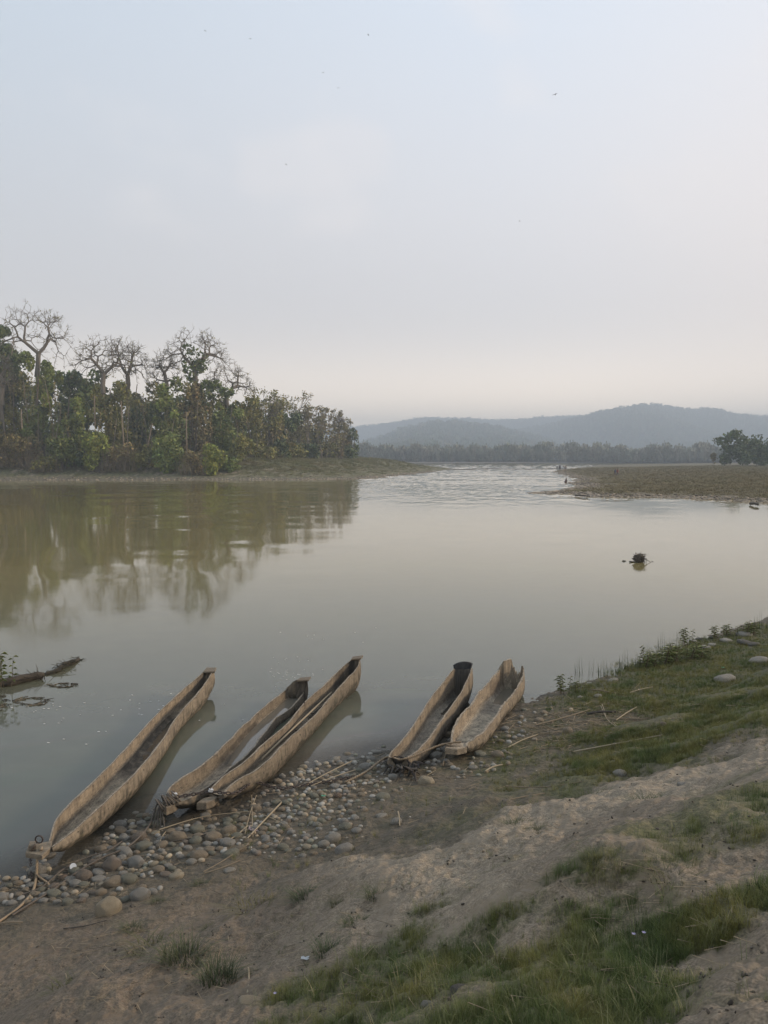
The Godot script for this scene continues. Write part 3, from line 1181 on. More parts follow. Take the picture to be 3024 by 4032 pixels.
func crest(list: Array, px: float) -> float:
	return curve(list, px)

var RIDGES := [
	[3700.0, [[600, 1730], [1200, 1712], [1391, 1696], [1553, 1684], [1668, 1664], [1860, 1666], [2019, 1668], [2179, 1660], [2300, 1652], [2700, 1650], [3024, 1648], [3400, 1665], [4200, 1740]]],
	[2350.0, [[1250, 1795], [1409, 1772], [1463, 1756], [1614, 1712], [1720, 1690], [1860, 1694], [1960, 1708], [2100, 1738], [2300, 1785]]],
	[2850.0, [[1750, 1795], [1923, 1745], [2099, 1700], [2259, 1668], [2418, 1634], [2562, 1610], [2698, 1627], [2793, 1622], [2897, 1650], [3024, 1662], [3300, 1685], [3800, 1735], [4400, 1790]]],
]

func hill(x: float, d: float) -> float:
	if d < 700.0:
		return smoothstep(632.0, 650.0, d) * 1.5 - 0.5
	var px := CX + F * x / d
	var h := 1.0
	for r in RIDGES:
		var dc: float = r[0]
		var top := EYE + (1803.0 - crest(r[1], px)) / F * dc
		var off := n1.get_noise_2d(x * 0.0035, 50.0) * 200.0
		var t := (d - dc - off) / (740.0 if d < dc else 880.0)
		var spur := 1.0 + 0.55 * n2.get_noise_2d(x * 0.0042, d * 0.0018) * clampf(absf(t) * 1.6, 0.0, 1.0)
		h = maxf(h, top * exp(-t * t * 1.7 * spur))
	return lerpf(1.0, h, smoothstep(800.0, 1300.0, d))

func tuft(blades: int, seed_: int, spread: float, lean: float, width: float) -> ArrayMesh:
	var g := Geo.new()
	rng.seed = seed_
	for k in blades:
		var a := rng.randf() * TAU
		var q := Vector3(cos(a), 0, sin(a)) * spread * sqrt(rng.randf())
		var out := Vector3(cos(a + rng.randfn() * 0.7), 0, sin(a + rng.randfn() * 0.7)) * lean * rng.randf_range(0.2, 1.0)
		var hgt := rng.randf_range(0.45, 1.0)
		var side := Vector3(-out.z, 0, out.x).normalized() * width
		var f := rng.randf_range(0.65, 1.2)
		var dry := 1.0 if rng.randf() < 0.15 else 0.0
		var last := -1
		for s in 4:
			var t := s / 3.0
			var p := q + Vector3(0, hgt * (t - 0.18 * t * t * lean), 0) + out * t * t
			var col := Color(f * (0.85 + 0.2 * t) * (1.0 + 0.9 * dry), f * (0.85 + 0.2 * t) * (1.0 + 0.35 * dry), f * (1.0 + 0.5 * dry))
			var w := 1.0 - t * 0.9
			var c := g.at(p - side * w, col)
			g.at(p + side * w, col)
			if last >= 0:
				g.quad(last, last + 1, c + 1, c)
			last = c
	return g.mesh(false)

func weed(stems: int, seed_: int) -> ArrayMesh:      # upright stems with narrow pointed leaves
	var g := Geo.new()
	rng.seed = seed_
	for k in stems:
		var q := Vector3(rng.randfn() * 0.18, 0, rng.randfn() * 0.14)
		var top := q + Vector3(rng.randfn() * 0.1, rng.randf_range(0.6, 1.0), rng.randfn() * 0.1)
		tube(g, PackedVector3Array([q, (q + top) / 2.0 + rnd_unit() * 0.02, top]), 0.014, 0.008, 4, Color(0.09, 0.07, 0.04))
		for j in 11:
			var t := 0.25 + 0.75 * j / 10.0
			var a := j * 2.4 + rng.randf()
			var o := Vector3(cos(a), 0.35 - 0.4 * rng.randf(), sin(a)).normalized()
			var l := 0.24 * rng.randf_range(0.6, 1.1)
			var p := q.lerp(top, t)
			var s := o.cross(Vector3.UP).normalized() * l * 0.15
			var col := Color(0.115, 0.135, 0.036) * rng.randf_range(0.6, 1.2)
			var b := g.at(p, col)
			g.at(p + o * l * 0.5 + s + Vector3(0, 0.03, 0), col)
			g.at(p + o * l - Vector3(0, 0.05, 0), col)
			g.at(p + o * l * 0.5 - s + Vector3(0, 0.03, 0), col)
			g.quad(b, b + 1, b + 2, b + 3)
	return g.mesh(false)

func paint_bank(x: float, d: float, y: float) -> Color:
	var s := inland(x, d)
	var a := n1.get_noise_2d(x * 0.8, d * 0.8)
	var b := n3.get_noise_2d(x * 3.0, d * 3.0)
	var wet := Color(0.1, 0.087, 0.066)
	var mud := Color(0.138, 0.112, 0.076)
	var tan := Color(0.325, 0.268, 0.194)
	var brown := Color(0.195, 0.15, 0.104)
	var c := wet.lerp(mud, smoothstep(-0.1, 1.0, s + b * 0.4))
	var ledge := curve(LEDGE, x)
	var dry := smoothstep(ledge - 0.3, ledge + 0.15, s + n3.get_noise_2d(x * 2.0, d * 2.0) * 0.45)
	var pale := 1.0 - 0.6 * smoothstep(ledge + 0.7, ledge + 1.6, s + a * 1.2)
	c = c.lerp(brown.lerp(tan, smoothstep(-1.9, 0.6, x + a * 1.2) * pale), dry)
	c = c.lerp(mud, smoothstep(0.15, 0.6, b + a * 0.5) * 0.5)
	var g := grassy(x, d)
	c = c.lerp(Color(0.1, 0.104, 0.036), g * 0.75)
	# thin green film on the damp flat between shore and path
	var film := smoothstep(0.2, 1.2, s) * (1.0 - dry) * smoothstep(-0.25, 0.5, n2.get_noise_2d(x * 2.2, d * 2.2)) * smoothstep(-1.2, 2.0, x)
	c = c.lerp(Color(0.082, 0.088, 0.03), film * 0.65)
	return c * (1.0 + 0.16 * b)

# ---------- stones ----------
var stones: Array = []
var stone_at := []

func stone(px: float, py: float, wpx: float, hpx: float, tone: String, label: String, called := "cobble", group := "river cobbles on the shore", spin := 99.0) -> MeshInstance3D:
	var p := ground(px, py - hpx * 0.3)
	return stone_here(p, wpx, hpx, tone, label, called, group, spin)

func stone_here(p: Vector3, wpx: float, hpx: float, tone: String, label: String, called: String, group: String, spin := 99.0) -> MeshInstance3D:
	var dist := p.distance_to(Vector3(0, EYE, 0))
	var a := wpx / 2.0 / F * dist
	var al := asin((EYE - p.y) / dist)
	var e := hpx / 2.0 / F * dist
	var b := a * 0.72
	var c := sqrt(maxf(0.0, e * e - pow(b * sin(al), 2.0))) / cos(al)
	c = clampf(c, 0.38 * a, 1.0 * a)
	var big := wpx > 60.0
	var m: Mesh = stones[(6 + rng.randi() % 3) if big else rng.randi() % 6]
	var o := obj(called, m, M["stone_" + tone], self, p + Vector3(0, c * 0.3, 0))
	var yaw := rng.randf_range(-0.5, 0.5) if spin > 90.0 else spin
	o.basis = Basis(Vector3.UP, yaw) * Basis(Vector3.BACK, rng.randf_range(-0.2, 0.2)) * Basis.from_scale(Vector3(a, c, b))
	tag(o, label, "stone" if called == "cobble" else "rock", group)
	stone_at.append([p.x, p.z, a])
	return o

func stick(called: String, label: String, pts: Array, thick: float, m: Material, category := "stick", group := "loose canes and sticks on the shore") -> void:
	var line := lay(pts)
	if line.size() == 2:
		line = PackedVector3Array([line[0], (line[0] + line[1]) / 2.0 + Vector3(rng.randfn() * 0.01, 0.012, rng.randfn() * 0.01), line[1]])
	line = smooth_line(line, 5)
	var org := line[0]
	for k in line.size():
		line[k] -= org
	var g := Geo.new()
	var r := thick * 0.3 / F * org.distance_to(Vector3(0, EYE, 0))
	tube(g, line, r, r * 0.75, 6)
	tag(obj(called, g.mesh(), m, self, org), label, category, group)

func near_what(px: float, py: float) -> String:
	if px < 330:
		return "below the nose of the leftmost canoe"
	if px < 640:
		return "between the leftmost canoe and the roped canoe"
	if px < 1060:
		return "below the two middle canoes"
	if px < 1480:
		return "on the shore between the two canoe groups"
	if px < 1950:
		return "below the two right canoes"
	return "on the grassy bank right of the canoes"

# ---------- the scene ----------
func _ready() -> void:
	var cam := Camera3D.new()
	cam.name = "camera"
	cam.fov = 67.0
	cam.near = 0.05
	cam.far = 6000.0
	add_child(cam)
	cam.position = Vector3(0, EYE, 0)
	cam.rotation.x = -PITCH
	cam.current = true
	var env := Environment.new()
	env.background_mode = Environment.BG_SKY
	var sm := PanoramaSkyMaterial.new()
	sm.panorama = sky_image()
	env.sky = Sky.new()
	env.sky.sky_material = sm
	env.tonemap_mode = Environment.TONE_MAPPER_LINEAR
	env.tonemap_exposure = 1.95
	env.sdfgi_enabled = true
	env.ssao_enabled = true
	env.ssil_enabled = true
	env.fog_enabled = true
	env.fog_density = 0.00062
	env.fog_light_color = Color(0.87, 0.935, 1.0)
	var we := WorldEnvironment.new()
	we.name = "world"
	we.environment = env
	add_child(we)
	var sun := DirectionalLight3D.new()
	sun.name = "sun"
	sun.light_energy = 0.6
	sun.light_color = Color(1.0, 0.9, 0.78)
	sun.light_angular_distance = 10.0
	sun.shadow_enabled = true
	add_child(sun)
	sun.look_at_from_position(Vector3.ZERO, -Vector3(0.95, 0.38, -0.1))
	for n in [n1, n2, n3]:
		n.noise_type = FastNoiseLite.TYPE_SIMPLEX_SMOOTH
		n.fractal_octaves = 3
	n1.seed = 1
	n1.frequency = 0.45
	n2.seed = 2
	n2.frequency = 0.6
	n3.seed = 3
	n3.frequency = 1.0
	n4.noise_type = FastNoiseLite.TYPE_SIMPLEX_SMOOTH
	n4.fractal_type = FastNoiseLite.FRACTAL_NONE
	n4.frequency = 0.5
	n4.seed = 14
	make_materials()
	for step in [build_setting, build_canoes, build_shore, build_forest, build_far]:
		step.call()
	part_labels()

func build_setting() -> void:
	for p in [[-1400, 4100], [-500, 3700], [0, 3500], [180, 3430], [300, 3370], [470, 3260], [620, 3215], [800, 3185], [960, 3130], [1090, 3075], [1300, 3010], [1480, 2965], [1640, 2950], [1900, 2830], [2060, 2765], [2200, 2715], [2400, 2660], [2600, 2575], [2800, 2500], [3024, 2430], [3500, 2310]]:
		shore.append(level2(p[0], p[1]))
	shore.append(shore[-1] + (shore[-1] - shore[-2]).normalized() * 60.0)
	shore.insert(0, shore[0] + (shore[0] - shore[1]).normalized() * 60.0)
	for p in [[-1500, 1902], [-600, 1896], [0, 1891], [500, 1890], [1000, 1889], [1250, 1888], [1420, 1886], [1520, 1878], [1620, 1868], [1720, 1857], [1800, 1849], [1780, 1843], [1700, 1838], [1640, 1834], [1600, 1831]]:
		left_land.append(level2(p[0], p[1]))
	left_land.append(Vector2(-20, 600))
	left_land.append(Vector2(-900, 600))
	left_land.append(Vector2(-900, 120))
	for p in [[2177, 1857], [2225, 1870], [2283, 1887], [2255, 1902], [2295, 1913], [2262, 1922], [2196, 1935], [2105, 1941], [2160, 1945], [2269, 1950], [2341, 1954], [2738, 1963], [3024, 1979], [3700, 2012]]:
		right_land.append(level2(p[0], p[1]))
	right_land.append(Vector2(260, 75))
	right_land.append(Vector2(420, 560))
	for p in [[2500, 1827], [2350, 1833], [2300, 1840], [2200, 1850]]:
		right_land.append(level2(p[0], p[1]))
	# where grass grows on the near bank: pixel to find the spot, half width, half depth, how thick
	for p in [[2350, 2800, 1.0, 0.7, 0.5], [2500, 2720, 1.3, 0.9, 0.8], [2700, 2640, 1.6, 1.3, 0.9], [2900, 2570, 2.0, 1.8, 0.95], [3100, 2560, 2.0, 2.0, 0.9], [2620, 2780, 1.3, 0.9, 0.9], [2850, 2760, 1.4, 1.1, 0.85], [2450, 2960, 0.8, 0.45, 0.8], [2650, 2900, 0.9, 0.6, 0.9], [2880, 2860, 0.8, 0.5, 0.8], [3020, 2800, 0.9, 0.8, 0.8],
		[2330, 3080, 0.5, 0.25, 0.7], [2050, 3190, 0.35, 0.14, 0.6], [2750, 3220, 0.62, 0.26, 0.95], [2950, 3140, 0.55, 0.3, 0.95], [2600, 3290, 0.5, 0.2, 0.85], [2850, 3320, 0.5, 0.22, 0.75], [3000, 3240, 0.4, 0.25, 0.9], [2450, 3310, 0.4, 0.14, 0.6], [2900, 3080, 0.5, 0.16, 0.5], [2300, 3400, 0.3, 0.1, 0.8], [2500, 3390, 0.42, 0.11, 0.6],
		[1450, 3990, 0.42, 0.16, 0.75], [1700, 3900, 0.5, 0.24, 0.95], [1250, 4010, 0.3, 0.1, 0.6], [2000, 3840, 0.45, 0.26, 0.95], [1900, 3690, 0.42, 0.16, 0.7], [2250, 3740, 0.42, 0.22, 0.9], [2500, 3730, 0.4, 0.22, 1.0], [2450, 3600, 0.4, 0.12, 0.6], [2800, 3590, 0.42, 0.16, 1.0], [3000, 3540, 0.34, 0.2, 1.0], [2120, 3960, 0.3, 0.2, 0.9], [2650, 3900, 0.18, 0.08, 0.35], [1750, 3560, 0.3, 0.08, 0.5], [2500, 4000, 0.32, 0.1, 0.6], [2900, 3990, 0.3, 0.1, 0.6], [1600, 3780, 0.4, 0.15, 0.5], [1350, 3900, 0.35, 0.12, 0.5], [1150, 4030, 0.25, 0.08, 0.5], [2300, 3600, 0.4, 0.15, 0.45], [1900, 4000, 0.5, 0.2, 0.95], [1500, 4060, 0.5, 0.16, 0.9], [2300, 3950, 0.35, 0.2, 0.85], [2700, 3700, 0.4, 0.2, 0.9], [2000, 3400, 0.25, 0.08, 0.3]]:
		var q := ground(p[0], p[1])
		patches.append([q.x, -q.z, p[2], p[3], p[4]])
	for p in [[820, 4030], [1150, 3860], [1420, 3760], [1680, 3620], [2000, 3590], [2250, 3640], [2600, 3560], [2850, 3500], [3150, 3420], [3300, 4200], [820, 4300]]:
		var q := ground(p[0], p[1])
		low_grass.append(Vector2(q.x, -q.z))
	var hp := ground(2270, 2850)
	heap = Vector2(hp.x, -hp.z)
	# near bank: one sheet all round the viewer
	var az := PackedFloat32Array()
	for k in 31:
		az.append(deg_to_rad(-180.0 + k * 4.9))
	az.append_array(steps(deg_to_rad(-31.5), deg_to_rad(31.5), 330))
	for k in 31:
		az.append(deg_to_rad(33.0 + k * 4.9))
	var rs := PackedFloat32Array([0.02, 0.6, 1.2])
	rs.append_array(growth(1.5, 30.0, 320))
	rs.append_array(growth(31.0, 70.0, 20))
	struct("riverbank_ground", polar(az, rs, bank, paint_bank, -0.9), M.mud)
	# the river
	var g := Geo.new()
	var waz := PackedFloat32Array([-1.4, -1.2, -1.0, -0.85, -0.7])
	waz.append_array(steps(-0.6, 0.6, 420))
	waz.append_array(PackedFloat32Array([0.7, 0.85, 1.0, 1.2, 1.4]))
	var wrs := growth(4.2, 700.0, 550)
	for r in wrs:
		for a in waz:
			var x := sin(a) * r
			var d := cos(a) * r
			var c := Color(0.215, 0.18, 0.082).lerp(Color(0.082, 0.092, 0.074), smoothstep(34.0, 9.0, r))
			if r < 26.0:
				var s := inland(x, d)
				c = c.lerp(Color(0.1, 0.092, 0.072), smoothstep(-1.6, -0.2, s) * smoothstep(2.6, 0.8, x))
				c.a = 1.0 - 0.5 * smoothstep(-0.9, -0.05, s) * smoothstep(2.6, 0.8, x)
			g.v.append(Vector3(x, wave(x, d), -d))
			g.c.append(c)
			g.uv.append(Vector2(x * 0.16, d * 0.22))
	var n := waz.size()
	for k in wrs.size() - 1:
		for j in n - 1:
			var o := k * n + j
			g.tri(o, o + n, o + n + 1)
			g.tri(o, o + n + 1, o + 1)
	struct("river_water", g.mesh(), M.water)

func build_canoes() -> void:
	var wood := Color(0.315, 0.265, 0.202)
	var black := Color(0.035, 0.036, 0.04)
	var c := canoe("long tan dugout canoe farthest left, with a ring and chain at its nose",
		[[190, 3322], [217, 3232], [271, 3167], [380, 3064], [510, 2929], [651, 2777], [806, 2641]],
		[[206, 3340], [304, 3260], [429, 3146], [543, 3037], [640, 2918], [705, 2815], [790, 2720], [842, 2640]],
		[[0.0, 0.34], [0.2, 0.36], [0.5, 0.27], [0.75, 0.3], [1.0, 0.46]], [[0.0, 0.34], [0.2, 0.36], [0.5, 0.27], [0.75, 0.3], [1.0, 0.46]],
		[[0.0, 0.29], [0.05, 0.16], [0.12, 0.08], [0.3, 0.0], [0.5, -0.06], [0.85, -0.06], [1.0, 0.1]],
		{"floor": [[0.0, 0.16], [0.2, 0.1], [0.45, 0.035], [0.8, 0.03], [0.95, 0.12], [1.0, 0.2]], "tone": wood * 1.08, "scoop": 0.05, "stern": 0.05,
		"dark": [[0.36, 0.72, 0.72, Color(0.06, 0.048, 0.037), 0.85], [0.88, 1.01, 0.0, Color(0.09, 0.08, 0.07), 0.6]], "pools": [[0.42, 0.74, 0.037, "puddle"]]})
	plate(c, "nose_plate", [[100, 3357], [112, 3326], [205, 3310], [202, 3336], [165, 3369]], 0.34, 0.055, wood * 0.95)
	plate(c, "nose_block", [[112, 3330], [116, 3312], [140, 3310], [142, 3328]], 0.40, 0.06, wood * 0.8)
	plate(c, "stern_plate", [[800, 2644], [812, 2628], [852, 2628], [846, 2643]], 0.475, 0.035, wood * 0.8)
	var ring := obj("mooring_ring", ring_mesh(0.04, 0.008).mesh(), M.iron, c)
	ring.position = level(154, 3316, 0.37) - c.position + Vector3(0, 0.03, 0)
	c = canoe("flooded dugout canoe with a bowed left side, second from the left",
		[[648, 3150], [652, 3129], [676, 3091], [763, 3032], [839, 2972], [904, 2910], [980, 2836], [1061, 2766], [1121, 2717], [1160, 2682], [1186, 2672]],
		[[700, 3158], [763, 3135], [839, 3086], [904, 3032], [980, 2967], [1034, 2901], [1088, 2831], [1164, 2771], [1202, 2717], [1210, 2674]],
		[[0.0, 0.36], [0.15, 0.36], [0.5, 0.22], [0.85, 0.22], [1.0, 0.42]], [[0.0, 0.32], [0.2, 0.24], [0.5, 0.14], [0.85, 0.16], [1.0, 0.42]],
		[[0.0, 0.27], [0.05, 0.14], [0.12, 0.05], [0.3, -0.08], [0.9, -0.1], [1.0, 0.0]],
		{"floor": [[0.0, 0.2], [0.18, 0.1], [0.33, 0.055], [0.5, 0.025], [0.95, 0.02], [1.0, 0.1]], "tone": wood * 0.78, "scoop": 0.06, "stern": 0.04, "rag": 0.016, "square": 0.5,
		"dark": [[0.3, 0.6, 0.35, Color(0.05, 0.04, 0.03), 0.75], [0.93, 1.01, 0.0, Color(0.06, 0.055, 0.05), 0.7]], "pools": [[0.3, 0.97, 0.06, "bilge"]]})
	plate(c, "nose_plate", [[630, 3166], [650, 3146], [704, 3151], [692, 3164], [655, 3180]], 0.3, 0.1, wood * 0.8)
	plate(c, "stern_plate", [[1168, 2679], [1180, 2668], [1225, 2664], [1216, 2676]], 0.435, 0.03, wood * 0.7)
	plate(c, "repair_patch", [[836, 2985], [842, 2968], [856, 2955], [856, 2982]], 0.24, 0.012, wood * 1.15)
	c = canoe("long dugout canoe with a pale bamboo pole and iron brackets inside, third from left",
		[[826, 3118], [833, 3102], [898, 3043], [974, 2988], [1034, 2929], [1132, 2847], [1202, 2760], [1273, 2701], [1338, 2636], [1390, 2592]],
		[[880, 3130], [896, 3108], [936, 3075], [1002, 3037], [1072, 2983], [1121, 2929], [1186, 2869], [1251, 2809], [1305, 2744], [1360, 2684], [1409, 2630], [1418, 2592]],
		[[0.0, 0.34], [0.2, 0.36], [0.5, 0.3], [0.8, 0.36], [1.0, 0.56]], [[0.0, 0.34], [0.2, 0.36], [0.5, 0.27], [0.8, 0.34], [1.0, 0.56]],
		[[0.0, 0.28], [0.05, 0.14], [0.14, 0.05], [0.3, -0.03], [0.85, -0.06], [1.0, 0.12]],
		{"floor": [[0.0, 0.2], [0.2, 0.12], [0.4, 0.06], [0.8, 0.05], [0.92, 0.1], [1.0, 0.3]], "tone": wood * 0.86, "scoop": 0.06, "stern": 0.05, "rag": 0.012,
		"dark": [[0.78, 0.9, 0.0, Color(0.07, 0.06, 0.05), 0.6], [0.92, 1.01, 0.0, Color(0.04, 0.038, 0.036), 0.85], [0.4, 0.75, 0.75, Color(0.08, 0.065, 0.05), 0.5]], "pools": [[0.5, 0.86, 0.062, "puddle"]]})
	plate(c, "nose_plate", [[774, 3161], [800, 3142], [862, 3128], [842, 3150], [812, 3160]], 0.3, 0.09, wood * 0.85)
	plate(c, "stern_plate", [[1383, 2594], [1388, 2585], [1430, 2580], [1421, 2591]], 0.58, 0.035, wood * 0.7)
	var brackets := [[1273, 2700, 1283, 2738, 1304, 2737], [1199, 2764, 1206, 2808, 1245, 2810], [1131, 2846, 1140, 2876, 1172, 2877], [1043, 2908, 1046, 2965, 1080, 2967]]
	for b in brackets:
		var top := level(b[0], b[1], 0.33)
		var foot := level(b[2], b[3], 0.1)
		var inn := level(b[4], b[5], 0.1)
		var g := Geo.new()
		tube(g, PackedVector3Array([top - c.position, foot - c.position, foot.lerp(inn, 0.06) - c.position, inn - c.position]), 0.009, 0.009, 5)
		obj("iron_bracket", g.mesh(), M.iron, c)
	stick("bamboo_pole", "long pale bamboo pole lying inside the third canoe", [[1000, 3018, 0, 0.15], [1080, 2941, 0, 0.22], [1180, 2844, 0, 0.24], [1305, 2726, 0, 0.23]], 15.0, M.cane, "pole", "")
	c = canoe("wide dugout canoe with a big dark square stern, second from the right",
		[[1534, 2985], [1535, 2968], [1593, 2900], [1641, 2833], [1689, 2756], [1738, 2693], [1786, 2634]],
		[[1600, 2990], [1651, 2953], [1699, 2900], [1738, 2842], [1776, 2789], [1824, 2717], [1850, 2660], [1860, 2630]],
		[[0.0, 0.3], [0.2, 0.36], [0.6, 0.38], [1.0, 0.56]], [[0.0, 0.28], [0.2, 0.33], [0.6, 0.36], [1.0, 0.58]],
		[[0.0, 0.12], [0.15, 0.02], [0.4, -0.05], [0.85, -0.06], [1.0, 0.05]],
		{"floor": [[0.0, 0.12], [0.2, 0.09], [0.5, 0.06], [0.9, 0.045], [1.0, 0.06]], "tone": wood * 1.02, "scoop": 0.05, "stern": 0.02,
		"bottom": Color(0.36, 0.33, 0.28), "dark": [[0.985, 1.01, 0.0, black, 1.0], [0.78, 0.99, 0.7, Color(0.05, 0.047, 0.045), 0.6], [0.0, 0.05, 0.0, Color(0.04, 0.038, 0.036), 0.8]], "pools": [[0.6, 0.93, 0.058, "puddle"]]})
	# its stern is a board
	var g := Geo.new()
	var bl := level(1786, 2632, 0.56)
	var br := level(1863, 2625, 0.58)
	for k in 13:
		var t := k / 12.0
		var p := bl.lerp(br, t)
		p.y += 0.085 * pow(sin(PI * clampf(t * 0.9 + 0.05, 0, 1)), 0.5)
		p.z -= 0.06
		var q := bl.lerp(br, t)
		q.y = lerpf(0.5, 0.05, pow(sin(PI * t), 0.5))
		q.z += 0.05
		q.x = lerpf(q.x, (bl.x + br.x) / 2.0 - 0.06, 0.25)
		for dz in [0.0, -0.045]:
			g.at(p + Vector3(0, 0, dz) - c.position, black * (1.1 + 0.4 * n3.get_noise_2d(k, 3)), Vector2(t, 0))
			g.at(q + Vector3(0, 0, dz) - c.position, black * (1.4 + 0.8 * n3.get_noise_2d(k, 9)), Vector2(t, 0.4))
	for k in 12:
		var o := k * 4
		g.quad(o, o + 4, o + 5, o + 1)
		g.quad(o + 2, o + 3, o + 7, o + 6)
		g.quad(o, o + 2, o + 6, o + 4)
	obj("stern_board", g.mesh(false), M.hull, c)
	# rotten nose
	g = Geo.new()
	rng.seed = 77
	for k in 70:
		var p := level(lerpf(1532, 1640, k / 69.0) + rng.randfn() * 8, lerpf(2990, 3012, k / 69.0) + rng.randfn() * 14, 0.2)
		var dir := Vector3(rng.randfn() * 0.5, rng.randf_range(-1.0, 0.4), rng.randf_range(0.1, 0.8)).normalized()
		limb(g, p - c.position, p + dir * rng.randf_range(0.06, 0.2) - c.position, 0.022, 0.006, Color(0.045, 0.04, 0.036) * rng.randf_range(0.6, 1.8), 5)
	obj("rotten_nose", g.mesh(), M.bark, c)
	c = canoe("short pale dugout canoe with a broken jagged stern, farthest right",
		[[1757, 2938], [1774, 2919], [1781, 2871], [1815, 2813], [1858, 2765], [1892, 2717], [1930, 2678], [1959, 2640], [1983, 2606], [2010, 2594]],
		[[1842, 2940], [1848, 2924], [1901, 2886], [1945, 2837], [1979, 2784], [2017, 2741], [2058, 2678], [2064, 2640], [2058, 2624]],
		[[0.0, 0.34], [0.1, 0.36], [0.5, 0.34], [0.8, 0.44], [0.95, 0.6], [1.0, 0.62]], [[0.0, 0.33], [0.1, 0.34], [0.5, 0.3], [0.8, 0.36], [0.96, 0.46], [1.0, 0.52]],
		[[0.0, 0.27], [0.06, 0.14], [0.15, 0.07], [0.5, 0.0], [0.85, -0.06], [1.0, 0.0]],
		{"floor": [[0.0, 0.16], [0.15, 0.12], [0.5, 0.09], [0.7, 0.06], [0.95, 0.045], [1.0, 0.14]], "tone": wood * 1.18, "scoop": 0.05, "stern": 0.03, "rag": 0.024, "stern_top": 0.26, "thick": 0.03,
		"bottom": Color(0.46, 0.41, 0.325), "dark": [[0.05, 0.17, 0.72, Color(0.06, 0.058, 0.055), 0.8], [0.45, 0.62, 0.72, Color(0.12, 0.11, 0.1), 0.55], [0.66, 0.92, 0.3, Color(0.1, 0.075, 0.055), 0.6]], "pools": [[0.6, 0.985, 0.078, "bilge"]]})
	plate(c, "nose_plate", [[1752, 2945], [1775, 2925], [1840, 2924], [1838, 2942], [1800, 2950]], 0.33, 0.09, wood * 1.3)
	g = Geo.new()
	bl = level(2012, 2597, 0.6)
	br = level(2060, 2625, 0.5)
	for k in 11:
		var t := k / 10.0
		var p := bl.lerp(br, t)
		p.y = curve([[0.0, 0.62], [0.15, 0.5], [0.35, 0.42], [0.55, 0.34], [0.75, 0.36], [0.9, 0.48], [1.0, 0.52]], t) + 0.03 * (1 if k % 2 else -1)
		var q := bl.lerp(br, t)
		q.y = 0.06
		q.z += 0.12
		for dz in [0.0, -0.04]:
			g.at(p + Vector3(0, 0, dz) - c.position, wood * 1.5, Vector2(t, 0))
			g.at(q + Vector3(0, 0, dz) - c.position, wood * 0.7, Vector2(t, 0.4))
	for k in 10:
		var o := k * 4
		g.quad(o, o + 4, o + 5, o + 1)
		g.quad(o + 2, o + 3, o + 7, o + 6)
		g.quad(o, o + 2, o + 6, o + 4)
	obj("broken_stern", g.mesh(false), M.hull, c)
	# ropes and chains
	rope("rope", "tan rope knotted from the leftmost canoe's nose down to the mud", [[164, 3336, 0, 0.36], [160, 3345, 0, 0.35], [152, 3400, 0.22], [145, 3452, 0.05], [140, 3480, 0.03], [128, 3520, 0.02], [95, 3560, 0.02], [60, 3590, 0.015], [25, 3615, 0.015], [-20, 3645, 0.015]], 0.012, M.rope)
	rope("rope", "loose loop of tan rope on the stones below the leftmost canoe", [[142, 3460, 0.05], [165, 3475, 0.04], [190, 3490, 0.03], [192, 3510, 0.02], [178, 3522, 0.02]], 0.01, M.rope)
	chain("rusty chain hanging from the ring on the leftmost canoe's nose", [[138, 3325, 0, 0.4], [126, 3345, 0, 0.35], [121, 3390, 0.18], [122, 3440, 0.05], [128, 3475, 0.02]], 0.035)
	rope("rope", "dark rope running from the roped nose down the cobbles to the lower left", [[655, 3170, 0, 0.32], [620, 3210, 0.14], [590, 3265, 0.06], [545, 3320, 0.06], [490, 3362, 0.06], [400, 3400, 0.06], [300, 3455, 0.05], [215, 3510, 0.03], [130, 3560, 0.02], [50, 3610, 0.02]], 0.011, M.dark_rope)
	rope("rope", "second dark line along the cobbles beside the running rope", [[480, 3330, 0.05], [420, 3372, 0.06], [330, 3402, 0.06], [250, 3440, 0.05], [170, 3500, 0.03], [90, 3530, 0.02]], 0.008, M.dark_rope)
	var coil := Geo.new()
	rng.seed = 8
	var hub := level(668, 3150, 0.33)
	for k in 7:
		var pts := PackedVector3Array()
		var ax := Vector3(0.8, 0.3 + 0.1 * rng.randfn(), -0.5).normalized()
		var u := ax.cross(Vector3.UP).normalized()
		var w := ax.cross(u)
		for j in 15:
			var a := TAU * j / 14.0
			pts.append(ax * (k * 0.035 - 0.13 + 0.02 * sin(a)) + (u * cos(a) * 0.085 + w * sin(a) * 0.075) * rng.randf_range(0.95, 1.05))
		tube(coil, pts, 0.01, 0.01, 5, Color.WHITE, false)
	for k in 4:
		tube(coil, smooth_line(PackedVector3Array([Vector3(-0.1, -0.03, 0.05), Vector3(-0.14 + k * 0.03, -0.16, 0.1), Vector3(-0.16 + k * 0.05, -0.28, 0.14 + 0.02 * k)]), 4), 0.008, 0.008, 5)
	tag(obj("rope_coil", coil.mesh(), M.dark_rope, self, hub), "coil of dark rope wound round the nose of the second canoe", "rope")
	chain("iron chain strung from the second canoe's nose across the third canoe to the shore", [[690, 3140, 0, 0.36], [745, 3130, 0, 0.37], [830, 3118, 0, 0.38], [930, 3122, 0, 0.34], [1000, 3140, 0.2], [1100, 3133, 0.1], [1220, 3105, 0.06], [1330, 3085, 0.05], [1400, 3070, 0.05]], 0.05)
	rope("rope", "frayed rope tying the rotten nose to the broken-stern canoe", [[1360, 3088, 0.03], [1440, 3056, 0.06], [1520, 3015, 0.12], [1580, 2990, 0, 0.3], [1650, 2968, 0, 0.3], [1720, 2938, 0, 0.33], [1780, 2924, 0, 0.37], [1812, 2922, 0, 0.37]], 0.016, M.rope)
	var lid := CylinderMesh.new()
